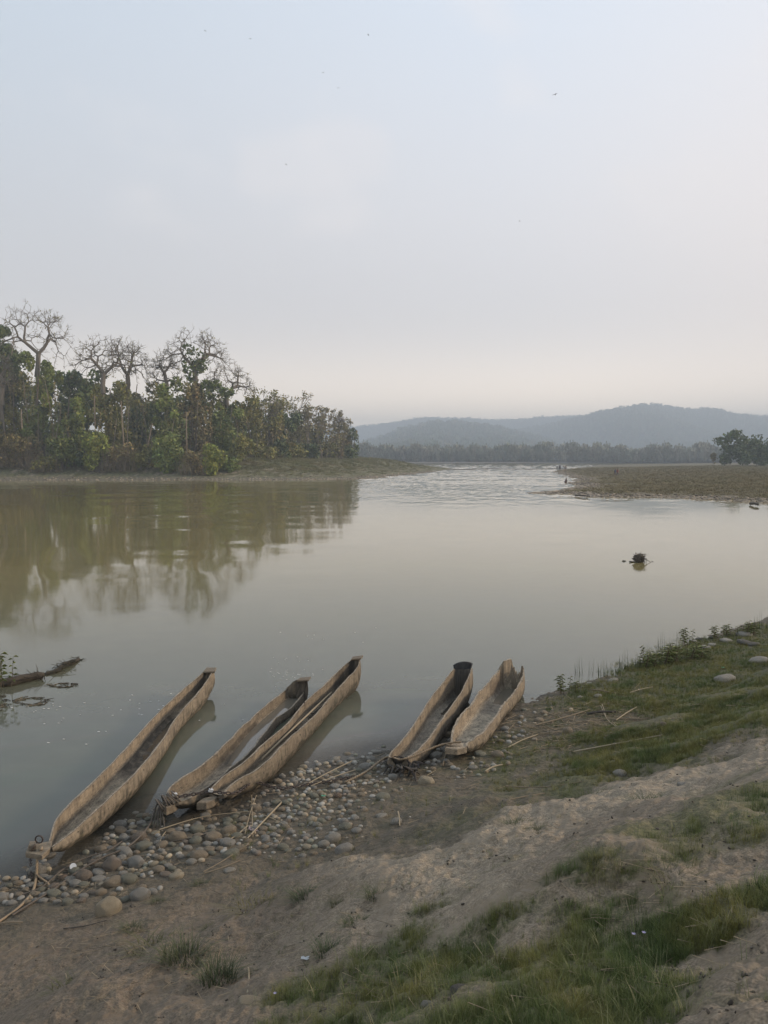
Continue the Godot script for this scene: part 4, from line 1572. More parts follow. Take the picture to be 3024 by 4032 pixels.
	lid.top_radius = 0.034
	lid.bottom_radius = 0.03
	lid.height = 0.012
	var l := obj("plastic_disc", lid, M.white, self, ground(291, 3430) + Vector3(0, 0.06, 0.02))
	l.rotation = Vector3(0.9, 0.2, -0.3)
	tag(l, "small round white plastic disc lying on the cobbles", "litter")
	for q in [[688, 3128, 0.38, "shiny metal padlock on the nose of the second canoe"], [830, 3112, 0.4, "shiny metal padlock on the nose of the third canoe"]]:
		var lock := thing("padlock", q[3], "padlock", level(q[0], q[1], q[2]))
		var bx := BoxMesh.new()
		bx.size = Vector3(0.05, 0.035, 0.03)
		obj("case", bx, M.white, lock).rotation = Vector3(0.2, 0.5, -0.4)
		obj("shackle", ring_mesh(0.018, 0.005).mesh(), M.iron, lock).position = Vector3(-0.02, 0.025, 0)

func build_shore() -> void:
	for k in 6:
		stones.append(stone_mesh(100 + k, 9, 14, 0.22))
	for k in 3:
		stones.append(stone_mesh(200 + k, 16, 26, 0.2))
	rng.seed = 31
	# stones that stand out, by hand: pixel of the base, width, height, tone, what it is
	for q in [
		[426, 3622, 82, 84, "sandy", "large egg-shaped tan boulder alone on the mud, lower left", "boulder"],
		[2403, 3378, 96, 62, "sandy", "round tan stone half hidden in grass on the bank", "boulder"],
		[2856, 2692, 78, 36, "pale", "pale grey stone lying in the grass at the right", "boulder"],
		[2990, 2612, 70, 22, "pale", "flat pale stone at the right edge of the grass", "boulder"],
		[985, 3975, 92, 50, "sandy", "flat yellowish stone at the bottom edge of the grass", "boulder"],
		[1680, 3098, 62, 42, "sandy", "rounded tan cobble below the burnt-nosed canoe", "cobble"],
		[1357, 3368, 70, 46, "grey", "biggest grey cobble of the middle shore flat", "cobble"],
		[441, 3440, 66, 60, "brown", "tall rounded brown cobble, largest below the leftmost canoe", "cobble"],
		[535, 3420, 64, 46, "grey", "broad grey cobble right of the tall brown one", "cobble"],
		[330, 3480, 56, 52, "brown", "rounded brown cobble beside the white plastic disc", "cobble"],
		[388, 3445, 50, 20, "grey", "upper flat cobble of the stacked pair", "cobble"], [388, 3472, 50, 24, "grey", "lower flat cobble of the stacked pair", "cobble"],
		[250, 3470, 32, 24, "reddish", "small orange cobble among the ropes", "cobble"],
		[700, 3320, 64, 46, "tan", "rounded tan cobble with a lighter face, below the second canoe", "cobble"],
		[1330, 3145, 30, 24, "reddish", "cobble with an orange face on the middle shore", "cobble"],
		[2235, 2895, 38, 34, "tan", "round tan stone standing among sticks right of the canoes", "cobble"],
		[2612, 2868, 26, 26, "brown", "brown round stone in a hollow in the grass", "cobble"],
		[2415, 2685, 40, 14, "pale", "pale flat stone among the shore reeds", "cobble"],
		[2354, 2748, 34, 16, "pale", "pale stone under a dry cane by the reeds", "cobble"],
		[2284, 2752, 22, 13, "pale", "small pale stone left of the dry cane by the reeds", "cobble"],
		[2440, 3060, 50, 30, "grey", "grey stone at the edge of the path grass", "cobble"],
		[2700, 3105, 60, 20, "grey", "low grey stone in the grass above the path", "cobble"],
		[1482, 2968, 42, 17, "grey", "flat cobble standing in the shallow water between canoes", "cobble"],
		[1862, 3030, 38, 18, "pale", "pale flat cobble below the broken-stern canoe", "cobble"],
		[1505, 3222, 48, 22, "pale", "long pale cobble on the mud left of the path", "cobble"],
		[1560, 3250, 46, 30, "pale", "pale cobble with a split stick leaning on it", "cobble"],
		[905, 3437, 44, 22, "pale", "lone pale cobble on the mud below the canes", "cobble"],
		[1830, 3940, 100, 60, "dark", "dark stone sunk in the grass at the bottom", "boulder"],
		[1690, 3985, 60, 40, "grey", "grey stone sunk in the grass left of the dark one", "boulder"],
	]:
		stone(q[0], q[1], q[2], q[3], q[4], q[5], q[6], "boulders on the bank" if q[6] == "boulder" else "river cobbles on the shore", 0.25 if q[0] == 426 else 99.0)
	# the cobble bank: a loose packing, dense along the water, thinner inland and to the right
	var tones := ["grey", "grey", "grey", "tan", "brown", "grey", "greenish", "tan", "grey", "greenish", "tan", "sandy", "greenish", "pale", "grey", "tan", "grey", "tan"]
	var tries := 0
	var small: Array = []
	var small_tint: Array = []
	var all: Array = []
	var cells := {}
	for q in stone_at:
		var c := Vector2i(floori(q[0] / 0.25), floori(q[1] / 0.25))
		cells[c] = cells.get(c, []) + [q]
	while tries < 17000:
		tries += 1
		var px := rng.randf_range(-60.0, 2250.0)
		var py := rng.randf_range(2790.0, 3560.0)
		var p := ground(px, py)
		var s := inland(p.x, -p.z)
		var reach := curve([[-60, 0.8], [350, 1.15], [620, 1.55], [900, 1.6], [1300, 2.3], [1700, 1.6], [1950, 1.7], [2250, 1.0]], px)
		if s < -0.3 or s > reach:
			continue
		var thick := curve([[-0.3, 0.4], [0.0, 1.0], [reach * 0.6, 0.95], [reach * 0.85, 0.45], [reach, 0.2]], s)
		thick *= curve([[-60, 0.9], [900, 1.0], [1250, 0.9], [1500, 0.62], [1700, 0.5], [2250, 0.2]], px)
		thick *= 0.62 + 0.9 * n2.get_noise_2d(p.x * 2.0, p.z * 2.0)
		if rng.randf() > thick:
			continue
		var r := clampf((0.053 if px < 950 else 0.038) * exp(rng.randfn() * 0.38), 0.016, 0.1)
		if in_hull(p.x, -p.z, r * 0.5):
			continue
		var free := true
		var cell := Vector2i(floori(p.x / 0.25), floori(p.z / 0.25))
		for near in 9:
			for q in cells.get(cell + Vector2i(near % 3 - 1, near / 3 - 1), []):
				var ax: float = q[0] - p.x
				var az: float = q[1] - p.z
				var need: float = (q[2] + r) * 0.76
				if ax * ax + az * az < need * need:
					free = false
		if not free:
			continue
		if not cells.has(cell):
			cells[cell] = []
		cells[cell].append([p.x, p.z, r])
		all.append([2.0 * r * F / p.distance_to(Vector3(0, EYE, 0)), p, r, px, py, tones[rng.randi() % tones.size()], rng.randf_range(0.45, 0.95)])
	all.sort_custom(func(x, y): return x[0] > y[0])
	for k in all.size():
		var q: Array = all[k]
		var r: float = q[2]
		var flat: float = q[6]
		if k < 268 and q[3] > -20:
			var shape := "flat " if flat < 0.58 else "round " if flat > 0.8 else ""
			var big := "large " if r > 0.065 else "small " if r < 0.043 else ""
			stone_here(q[1], q[0], q[0] * lerpf(0.42, 0.72, flat), q[5], "%s%s%s cobble %s" % [big, shape, "greenish" if q[5] == "greenish" else "beige" if q[5] == "sandy" else q[5], near_what(q[3], q[4])], "cobble", "river cobbles on the shore")
		else:
			var b := Basis(Vector3.UP, rng.randfn() * 0.6) * Basis.from_scale(Vector3(r, r * lerpf(0.4, 0.8, flat), r * 0.75))
			small.append(Transform3D(b, q[1] + Vector3(0, r * 0.2, 0)))
			small_tint.append(M["stone_" + q[5]].albedo_color.srgb_to_linear() * rng.randf_range(0.42, 0.75))
	for k in 900:     # grit strewn over the rest of the flat
		var px := rng.randf_range(0, 3000)
		var p := ground(px, rng.randf_range(2700, 3400))
		var s := inland(p.x, -p.z)
		if s < -0.4 or s > 2.6 or in_hull(p.x, -p.z):
			continue
		var r := rng.randf_range(0.006, 0.017)
		small.append(Transform3D(Basis(Vector3.UP, rng.randf() * TAU) * Basis.from_scale(Vector3(r, r * 0.5, r * 0.8)), p))
		small_tint.append(Color(0.22, 0.2, 0.165) * rng.randf_range(0.5, 1.5))
	many("pebbles", "small pebbles strewn between the cobbles along the shore", "pebbles", stone_mesh(300, 7, 11, 0.2), M.pebble, small, small_tint)
	# canes, sticks
	rng.seed = 5
	for q in [
		["dry_cane", "thick pale dry cane lying below the third canoe's nose", [[1110, 3167, 0.03], [974, 3311, 0.03]], 10, "cane"],
		["dry_cane", "pale cane lying left of the thick one on the mud", [[974, 3262, 0.03], [925, 3300, 0.02], [868, 3330, 0.02]], 8, "cane"],
		["dry_cane", "upright-looking thin cane crossing the wrapper, left one", [[991, 3146, 0.05], [996, 3303, 0.02]], 5, "cane"],
		["dry_cane", "upright-looking thin cane crossing the wrapper, right one", [[1010, 3146, 0.05], [964, 3290, 0.02]], 5, "cane"],
		["dry_cane", "thin cane pointing right on the cobbles below the third canoe", [[1034, 3216, 0.03], [1132, 3260, 0.02]], 5, "cane"],
		["dry_cane", "pale cane slanting over cobbles at the middle waterline", [[1386, 3010, 0.05], [1202, 3108, 0.06]], 7, "cane"],
		["dry_cane", "second pale cane slanting over cobbles beside the chain", [[1400, 3045, 0.05], [1225, 3112, 0.06]], 6, "cane"],
		["dry_cane", "long thin cane lying above cobbles under the second canoe", [[628, 3286, 0.06], [800, 3238, 0.07], [985, 3210, 0.05]], 6, "cane"],
		["dry_cane", "short cane standing on cobbles left of the tan stone", [[652, 3285, 0.03], [628, 3348, 0.02]], 6, "cane"],
		["bamboo_pole", "long straight bamboo pole lying on the grass right of the canoes", [[2259, 2968, 0.03], [2430, 2936, 0.03], [2608, 2903, 0.03]], 10, "cane"],
		["log", "short dark log among sticks right of the canoes", [[2312, 2816, 0.03], [2426, 2812, 0.04]], 15, "dark_wood"],
		["dry_cane", "cane slanting up right beside the dark log", [[2425, 2843, 0.03], [2508, 2790, 0.03]], 7, "cane"],
		["dry_cane", "cane crossing left of the dark log", [[2110, 2862, 0.03], [2230, 2832, 0.04], [2323, 2800, 0.03]], 8, "dry_stem"],
		["dry_cane", "cane on the flat just right of the broken-stern canoe", [[2000, 2948, 0.02], [2117, 2897, 0.02]], 8, "cane"],
		["dry_cane", "long brown stem lying on the mud above the path", [[1990, 3102, 0.02], [2140, 3106, 0.02], [2290, 3084, 0.02]], 7, "dry_stem"],
		["dry_cane", "brown stem on the mud left of the path grass", [[1985, 3160, 0.02], [2145, 3130, 0.02]], 7, "dry_stem"],
		["dry_cane", "stem pointing to the upper right through the stick heap", [[2200, 2860, 0.03], [2400, 2838, 0.03], [2540, 2838, 0.03]], 6, "dry_stem"],
		["dry_cane", "thin stem crossing the stick heap steeply", [[2365, 2790, 0.05], [2400, 2850, 0.03], [2480, 2890, 0.02]], 5, "cane"],
		["dry_cane", "short upright stem in the stick heap", [[2370, 2786, 0.06], [2385, 2826, 0.02]], 5, "cane"],
		["dry_cane", "short cane leaning over the pale stone by the reeds", [[2330, 2728, 0.06], [2398, 2736, 0.05]], 8, "dry_stem"],
		["dry_cane", "cane lying in the grass below the reeds", [[2480, 2735, 0.04], [2570, 2715, 0.05]], 5, "cane"],
		["split_stick", "split pale stick leaning on a pale cobble", [[1567, 3222, 0.08], [1574, 3256, 0.01]], 9, "cane"],
		["driftwood", "crooked branch lying below the broken-stern canoe's nose", [[1760, 2955, 0.03], [1752, 2985, 0.03], [1744, 3020, 0.02]], 9, "dry_stem"],
		["driftwood", "short barkless stick on the mud below the broken-stern canoe", [[1910, 3046, 0.03], [1978, 3022, 0.04]], 12, "cane"],
		["driftwood", "stick in the mud at the left edge of the picture", [[-20, 3648, 0.02], [90, 3640, 0.02]], 8, "dry_stem"],
		["dry_cane", "stem on the mud below the egg-shaped boulder", [[250, 3660, 0.01], [330, 3655, 0.02], [420, 3632, 0.02]], 7, "dark_wood"],
		["dry_cane", "pale dry stalk lying on the mud near the bottom", [[978, 3822, 0.02], [980, 3870, 0.03], [974, 3925, 0.02]], 11, "cane"],
		["dry_cane", "dark stem running along the cobbles below the roped nose", [[640, 3330, 0.03], [760, 3312, 0.04], [860, 3280, 0.03]], 6, "dark_wood"],
		["dry_cane", "brown cane lying left of the lone pale cobble", [[800, 3440, 0.02], [880, 3395, 0.02], [980, 3330, 0.02]], 6, "dry_stem"],
		["dry_cane", "lower brown cane left of the lone pale cobble", [[805, 3446, 0.02], [870, 3425, 0.02], [945, 3395, 0.02]], 6, "dry_stem"],
	]:
		stick(q[0], q[1], q[2], q[3], M[q[4]])
	# litter: straw and twigs too small to count
	var straw := Geo.new()
	for k in 1:
		tube(straw, PackedVector3Array([Vector3(-0.5, 0, 0), Vector3(0.0, 0.03, 0.04), Vector3(0.5, 0, 0)]), 0.5, 0.35, 4)
	var wh: Array = []
	var ti: Array = []
	var spots := [[2150, 2890, 170, 90, 300], [2400, 2830, 170, 60, 320], [900, 3290, 200, 80, 110], [250, 3480, 200, 60, 120], [1350, 3100, 200, 60, 90], [600, 3400, 260, 40, 80], [1700, 3060, 260, 90, 90], [1000, 3500, 700, 150, 120], [800, 3800, 700, 170, 160], [1900, 3300, 500, 150, 120], [350, 3750, 350, 200, 110], [2700, 2800, 300, 150, 100], [2500, 3500, 400, 200, 120], [1900, 3850, 600, 130, 140]]
	for s in spots:
		for k in s[4]:
			var px: float = s[0] + rng.randfn() * s[2] * 0.6
			var py: float = s[1] + rng.randfn() * s[3] * 0.6
			if py > 4080:
				continue
			var p := ground(px, py)
			if in_hull(p.x, -p.z) or inland(p.x, -p.z) < 0.05:
				continue
			var l := rng.randf_range(0.04, 0.22)
			var th := rng.randf_range(0.002, 0.0052) * maxf(1.0, p.length() / 7.0)
			l *= maxf(1.0, p.length() / 8.0)
			wh.append(Transform3D(Basis(Vector3.UP, rng.randfn() * 0.7) * Basis(Vector3.BACK, rng.randfn() * 0.12) * Basis.from_scale(Vector3(l, th, th)), p + Vector3(0, 0.012 + 0.012 * rng.randf(), 0)))
			ti.append(Color(0.27, 0.215, 0.14) * rng.randf_range(0.25, 1.25))
	many("straw_litter", "bits of straw and twig scattered over the mud", "litter", straw.mesh(), M.figure, wh, ti)
	# dark crumbs of dung and clods
	wh = []
	ti = []
	for k in 420:
		var px := rng.randf_range(0, 3024)
		var py := rng.randf_range(2850, 4060)
		var p := ground(px, py)
		var s := inland(p.x, -p.z)
		if s < 0.8 or in_hull(p.x, -p.z, 0.05):
			continue
		for j in 1 + rng.randi() % 3:
			var r := rng.randf_range(0.003, 0.010)
			var q := p + Vector3(rng.randfn() * 0.02, 0, rng.randfn() * 0.02)
			q.y = bank(q.x, -q.z) + r * 0.3
			wh.append(Transform3D(Basis(rnd_unit(), rng.randf() * 3.0) * Basis.from_scale(Vector3(r * 1.5, r * 0.7, r)), q))
			ti.append(Color(0.05, 0.042, 0.033) * rng.randf_range(0.6, 2.2))
	many("mud_crumbs", "dark crumbs and clods lying on the dry mud", "clods", stone_mesh(301, 5, 7, 0.4), M.pebble, wh, ti)
	# grass
	var tufts := [tuft(16, 1, 0.22, 0.55, 0.012), tuft(20, 2, 0.28, 0.8, 0.012), tuft(12, 3, 0.2, 0.45, 0.014)]
	var lists := [[], [], []]
	var tints := [[], [], []]
	for k in 88000:
		var px := rng.randf_range(900, 3080)
		var py := rng.randf_range(2480, 4200)
		if k > 52000:
			px = rng.randf_range(2150, 3100)
			py = rng.randf_range(2440, 3060)
		var p := ground(px, minf(py, 4180))
		var g := grassy(p.x, -p.z)
		if g < 0.16 and inland(p.x, -p.z) > 0.6 and n2.get_noise_2d(p.x * 1.7, p.z * 1.7) > -0.08:
			g = 0.16
		if rng.randf() > pow(g, 1.5) * (0.9 if py < 3060 else 0.7):
			continue
		var s := inland(p.x, -p.z)
		if in_hull(p.x, -p.z, 0.03):
			continue
		var low := s < curve(LEDGE, p.x)
		var h := rng.randf_range(0.04, 0.13) if low else rng.randf_range(0.035, 0.1) * (0.55 + 0.6 * g)
		var which := rng.randi() % 3
		lists[which].append(Transform3D(Basis(Vector3.UP, rng.randf() * TAU) * Basis.from_scale(Vector3(h * 0.95, h, h * 0.95)), p - Vector3(0, 0.006, 0)))
		var a := n2.get_noise_2d(p.x * 2.5, p.z * 2.5)
		var c := Color(0.086, 0.124, 0.03).lerp(Color(0.18, 0.17, 0.042), clampf(0.3 + a * 1.3 + (0.3 if low else 0.0), 0, 1))
		tints[which].append(c * rng.randf_range(0.7, 1.25))
	for k in 3:
		many("bank_grass", ["green grass growing over the right bank", "longer arching grass among the bank grass", "short stiff grass among the bank grass"][k], "grass", tufts[k], M.grass, lists[k], tints[k])
	var stalk := tuft(5, 4, 0.3, 0.75, 0.02)
	wh = []
	ti = []
	for k in 9000:
		var p := ground(rng.randf_range(900, 3080), rng.randf_range(2900, 4150))
		if rng.randf() > grassy(p.x, -p.z) * 0.16:
			continue
		var h := rng.randf_range(0.08, 0.17)
		wh.append(Transform3D(Basis(Vector3.UP, rng.randf() * TAU) * Basis.from_scale(Vector3(h * 0.7, h, h * 0.7)), p))
		ti.append(Color(0.13, 0.155, 0.06).lerp(Color(0.26, 0.22, 0.12), rng.randf() * rng.randf()) * rng.randf_range(0.8, 1.2))
	many("grass_stalks", "longer pale blades and dry stalks standing in the bank grass", "grass", stalk, M.grass, wh, ti)
	# single tufts
	var clumps := [tuft(260, 11, 0.6, 1.1, 0.014), tuft(180, 12, 0.55, 1.2, 0.014), tuft(110, 13, 0.7, 1.3, 0.018)]
	for q in [
		[720, 3800, 150, 88, 0, "dense dark green grass tuft on the mud, bottom left centre", 1.0], [860, 3880, 130, 100, 0, "dark green grass tuft right of the other dense one, bottom", 0.9],
		[520, 3668, 72, 36, 1, "small grass tuft below the egg-shaped boulder", 1.0], [600, 3740, 150, 44, 2, "thin sparse grass tuft above the dense dark tufts", 1.3], [260, 3905, 100, 34, 2, "low sparse grass tuft on the mud at the lower left", 1.2],
		[790, 3490, 56, 24, 1, "small grass tuft on the mud below the cobbles", 1.1], [620, 3560, 50, 26, 1, "small grass tuft right of the egg-shaped boulder", 1.1], [1020, 3590, 170, 40, 2, "long low patch of dry grass on the mud slope", 1.7], [1200, 3550, 110, 50, 1, "dark spiky grass tuft on the middle mud slope", 0.9],
		[1330, 3570, 70, 30, 1, "small brownish grass tuft on the mud slope near centre", 1.3], [1400, 3645, 90, 30, 0, "low grass tuft under the mud slope, centre bottom", 1.0], [1290, 3770, 110, 66, 1, "grass tuft left of the bottom grass bank", 0.9], [830, 3670, 56, 30, 1, "small pale grass tuft in mid mud", 1.1], [1480, 3540, 90, 40, 1, "grass tuft on the crest of the mud slope", 1.0],
		[2040, 3265, 90, 40, 0, "grass tuft on the near edge of the path", 1.0], [1850, 3260, 70, 36, 1, "grass tuft left on the path ledge", 1.0], [2130, 3280, 80, 30, 1, "low grass tuft on the bare path", 1.1], [2550, 3175, 110, 48, 1, "dark grass tuft growing in the bare path", 0.9], [2330, 3170, 130, 56, 0, "grass tuft over the lip of the path ledge", 1.0],
		[2350, 3400, 110, 60, 1, "spiky grass tuft beside the round tan stone", 1.0], [1800, 3290, 50, 24, 1, "tiny grass tuft at the left end of the path", 1.2], [2650, 3470, 150, 50, 2, "dry grass tuft on the mud right of centre", 1.3],
	]:
		rng.seed = hash(q[5])
		var p := ground(q[0], q[1] - q[3] * 0.2)
		var dist := p.distance_to(Vector3(0, EYE, 0))
		var o := obj("grass_tuft", clumps[q[4]], M["tuft_%d" % int(q[6] * 10)] if M.has("tuft_%d" % int(q[6] * 10)) else tuft_mat(q[6]), self, p - Vector3(0, 0.01, 0))
		var h: float = q[3] / F * dist * 0.95
		var w: float = q[2] / F * dist * 0.8
		o.basis = Basis.from_scale(Vector3(w, h, w * 0.7)) * Basis(Vector3.UP, rng.randf() * TAU)
		tag(o, q[5], "grass", "grass tufts on the mud")
	# reeds and weeds along the right shore
	var reeds := [tuft(16, 21, 0.8, 0.22, 0.022), tuft(11, 22, 0.9, 0.3, 0.024)]
	for q in [[2300, 2660, 90, 80, "sparse reeds standing in shallow water near the broken-stern canoe"], [2400, 2660, 110, 76, "reeds in the shallows behind the pale flat stone"], [2480, 2630, 100, 80, "taller reeds in the shallows, middle of the right shore"], [2560, 2585, 60, 60, "thin reeds left of the weedy mound"], [2620, 2555, 70, 76, "reeds standing before the weedy mound"], [2690, 2520, 60, 60, "few reeds beyond the weedy mound"], [3000, 2475, 70, 70, "reeds at the far right shore edge"]]:
		var p := ground(q[0], q[1])
		var k: float = p.distance_to(Vector3(0, EYE, 0)) / F
		var o := obj("reed_clump", reeds[int(q[0]) % 2], tuft_mat(0.6), self, p - Vector3(0, 0.02, 0))
		o.basis = Basis.from_scale(Vector3(q[2] * k * 0.5, q[3] * k * 1.25, q[2] * k * 0.4))
		tag(o, q[4], "reeds", "reeds along the right shore")
	var weeds := [weed(5, 41), weed(8, 42), weed(3, 43)]
	for q in [[2215, 2730, 70, 76, 0, "dark leafy weed at the left end of the reeds"], [2275, 2730, 60, 50, 0, "smaller leafy weed beside the dark one at the reeds"], [2640, 2610, 130, 70, 1, "yellow-green leafy weeds on the mound by the water"], [2560, 2625, 110, 56, 1, "leafy weeds on the left of the mound"], [2740, 2590, 130, 52, 1, "leafy weeds right of the mound"], [2700, 2540, 60, 66, 0, "thin tall weed behind the mound"], [2530, 2600, 40, 60, 2, "single leafy stem left behind the mound"], [2820, 2515, 60, 50, 0, "small weed in the shallows at the right"], [2870, 2505, 70, 46, 0, "weed growing among shallow stones at the right"], [2950, 2500, 90, 50, 1, "leafy weeds along the far right shore"], [20, 2700, 90, 120, 0, "leafy water weed growing on the drift log at left"]]:
		var p := ground(q[0], q[1]) if q[0] > 100 else level(q[0], q[1], 0.08)
		var k: float = p.distance_to(Vector3(0, EYE, 0)) / F
		var o := obj("leafy_weed", weeds[q[4]], M.leaf, self, p - Vector3(0, 0.02, 0))
		o.basis = Basis.from_scale(Vector3(q[2] * k * 1.1, q[3] * k, q[2] * k))
		tag(o, q[5], "plant", "weeds along the shore")
	# stones showing in the shallows at the right
	rng.seed = 52
	for q in [[2728, 2528, 30, 10], [2752, 2521, 28, 9], [2775, 2556, 44, 10], [2805, 2545, 36, 9], [2930, 2508, 60, 16], [2960, 2500, 40, 12], [2935, 2540, 60, 12], [2968, 2546, 44, 14], [2810, 2516, 40, 10], [2860, 2530, 50, 10]]:
		stone(q[0], q[1], q[2], q[3], ["dark", "grey"][rng.randi() % 2], "dark wet stone in the shallows at the right shore", "cobble", "wet stones at the right shore")
	# flowers
	for q in [[2493, 3698, 3770, "pale violet wild flower in the bottom grass, left of two"], [2533, 3696, 3780, "pale violet wild flower in the bottom grass, right of two"], [1083, 3922, 3960, "tiny whitish flower at the edge of the bottom grass"]]:
		var p := ground(q[0], q[2])
		var k: float = p.distance_to(Vector3(0, EYE, 0)) / F
		var hgt: float = (q[2] - q[1]) * k * 1.1
		var o := thing("wild_flower", q[3], "flower", p, "wild flowers in the bank grass")
		var sg := Geo.new()
		tube(sg, PackedVector3Array([Vector3.ZERO, Vector3(0.005, hgt * 0.5, 0), Vector3(0, hgt, 0)]), 0.0022, 0.0016, 5, Color(0.07, 0.08, 0.035))
		obj("stem", sg.mesh(), M.bark, o)
		var pg := Geo.new()
		for j in 7:
			var a := TAU * j / 7.0
			var dir := Vector3(cos(a), 0.45, sin(a))
			var c := Vector3(0, hgt, 0)
			var side := dir.cross(Vector3.UP).normalized() * 0.003
			var b := pg.at(c)
			pg.at(c + dir * 0.007 + side)
			pg.at(c + dir * 0.012)
			pg.at(c + dir * 0.007 - side)
			pg.quad(b, b + 1, b + 2, b + 3)
		obj("petals", pg.mesh(false), M.petal, o)
	# things floating or stranded in the river
	rng.seed = 61
	var lg := Geo.new()
	var line := smooth_line(PackedVector3Array([level(-160, 2728, 0.02), level(-20, 2694, 0.05), level(40, 2686, 0.07), level(110, 2668, 0.07), level(168, 2660, 0.06)]), 5)
	var org := level(0, 2690, 0.0)
	for k in line.size():
		line[k] += Vector3(0, rng.randfn() * 0.01, 0) - org
	tube(lg, line, 0.11, 0.075, 9, Color(0.1, 0.08, 0.055))
	for k in 60:
		var p := line[rng.randi() % line.size()] + Vector3(rng.randfn() * 0.1, 0.02, rng.randfn() * 0.1)
		limb(lg, p, p + Vector3(rng.randfn() * 0.16, rng.randf_range(-0.08, 0.14), rng.randfn() * 0.1), 0.008, 0.004, Color(0.07, 0.056, 0.04) * rng.randf_range(0.5, 1.5), 4)
	tag(obj("drift_log", lg.mesh(), M.drift, self, org), "dark broken log with weed in the water at the left edge", "log")
	lg = Geo.new()
	line = smooth_line(PackedVector3Array([level(178, 2656, 0.0), level(225, 2640, 0.04), level(245, 2622, 0.06), level(280, 2608, 0.05), level(308, 2599, 0.0)]), 5)
	org = level(240, 2630, 0.0)
	for k in line.size():
		line[k] += Vector3(0, rng.randfn() * 0.012, rng.randfn() * 0.02) - org
	tube(lg, line, 0.05, 0.05, 8, Color(0.085, 0.07, 0.045))
	for k in 70:
		var p := line[rng.randi() % line.size()] + Vector3(rng.randfn() * 0.07, 0.01, rng.randfn() * 0.09)
		limb(lg, p, p + Vector3(rng.randfn() * 0.12, rng.randf_range(-0.05, 0.08), rng.randfn() * 0.1), 0.009, 0.004, Color(0.075, 0.07, 0.04) * rng.randf_range(0.5, 1.5), 4)
	tag(obj("drift_branch", lg.mesh(), M.drift, self, org), "weedy broken branch drifting right of the dark log", "branch")
	for q in [[120, 2762, 150, 34, 60, "round patch of wet twigs and foam at the water surface, left"], [250, 2698, 110, 18, 36, "thin strip of floating twigs below the drift log"], [-10, 2770, 90, 60, 40, "tangle of wet roots at the left edge of the picture"]]:
		lg = Geo.new()
		org = level(q[0], q[1], 0.0)
		for k in q[4]:
			var a := rng.randf() * TAU
			var rr := sqrt(rng.randf_range(0.3, 1.0)) * 0.5
			var p := level(q[0] + cos(a) * q[2] * rr, q[1] + sin(a) * q[3] * rr, 0.006) - org
			var dir := Vector3(-sin(a) + rng.randfn() * 0.3, rng.randfn() * 0.05, cos(a) * 0.6 + rng.randfn() * 0.3).normalized()
			limb(lg, p, p + dir * rng.randf_range(0.06, 0.2), 0.008, 0.005, Color(0.11, 0.09, 0.06) * rng.randf_range(0.4, 2.6), 4)
		tag(obj("floating_twigs", lg.mesh(), M.drift, self, org), q[5], "twigs", "drift in the water at left")
	# the ball of brush on a snag out in the river
	lg = Geo.new()
	org = level(2516, 2214, 0.0)
	var kk: float = org.distance_to(Vector3(0, EYE, 0)) / F
	for k in 420:
		var u := rnd_unit()
		var p := Vector3(u.x * 20, 17 + u.y * 16, u.z * 18) * kk * rng.randf_range(0.75, 1.0)
		var dir := (u.cross(Vector3(0.2, 1, 0.1)) + rnd_unit() * 0.6).normalized()
		limb(lg, p, p + dir * rng.randf_range(5, 15) * kk, 0.011, 0.006, Color(0.075, 0.062, 0.046) * rng.randf_range(0.4, 2.2), 4)
	var snag := thing("brush_snag", "round ball of dead brush caught on a snag in midriver", "driftwood", org)
	obj("brush", lg.mesh(), M.bark, snag)
	lg = Geo.new()
	for q in [[-36, 3, 22, 3, 2.6], [10, 24, 44, 0, 1.6], [26, 16, 26, -2, 1.5], [8, 31, 30, 27, 1.2], [18, 28, 22, 34, 1.0]]:
		limb(lg, Vector3(q[0], q[1], 0) * kk, Vector3(q[2], q[3], 2) * kk, q[4] * kk, q[4] * kk * 0.6, Color(0.05, 0.042, 0.034), 6)
	obj("branch", lg.mesh(), M.bark, snag)
	for q in [[2457, 2210, 14, 7, "small dark snag in the water left of the brush ball"], [2569, 2212, 7, 8, "small dark knob in the water right of the brush ball"]]:
		var p := level(q[0], q[1], 0.0)
		var o := obj("snag", stones[1], M.stone_dark, self, p)
		var r: float = q[2] / 2.0 * p.distance_to(Vector3(0, EYE, 0)) / F
		o.basis = Basis.from_scale(Vector3(r, r * 0.55, r))
		tag(o, q[4], "driftwood")
	# flecks of foam
	wh = []
	ti = []
	for s in [[620, 2800, 260, 70, 36], [1150, 2650, 130, 70, 34], [350, 2850, 260, 90, 16], [150, 2790, 160, 20, 10], [1300, 2500, 300, 40, 8]]:
		for k in s[4]:
			var p := level(s[0] + rng.randfn() * s[2] * 0.5, s[1] + rng.randfn() * s[3] * 0.5, 0.004)
			if in_hull(p.x, -p.z, 0.05) or inland(p.x, -p.z) > -0.2:
				continue
			var r := rng.randf_range(0.006, 0.016)
			wh.append(Transform3D(Basis.from_scale(Vector3(r * 1.6, 0.004, r)), p))
			ti.append(Color(0.55, 0.54, 0.5))
	many("foam_flecks", "white flecks of foam floating on the river", "foam", stone_mesh(302, 4, 6, 0.3), M.pebble, wh, ti)
	# litter
	var wrap := Geo.new()
	rng.seed = 9
	for j in 6:
		for k in 8:
			wrap.at(Vector3(k * 0.016 - 0.06, 0.012 + rng.randf() * 0.018, j * 0.016 - 0.04 + k * 0.004), Color(0.42, 0.34, 0.34) * rng.randf_range(0.6, 1.2) if (k + j) % 3 else Color(0.16, 0.09, 0.09))
	for j in 5:
		for k in 7:
			wrap.quad(j * 8 + k, j * 8 + k + 8, j * 8 + k + 9, j * 8 + k + 1)
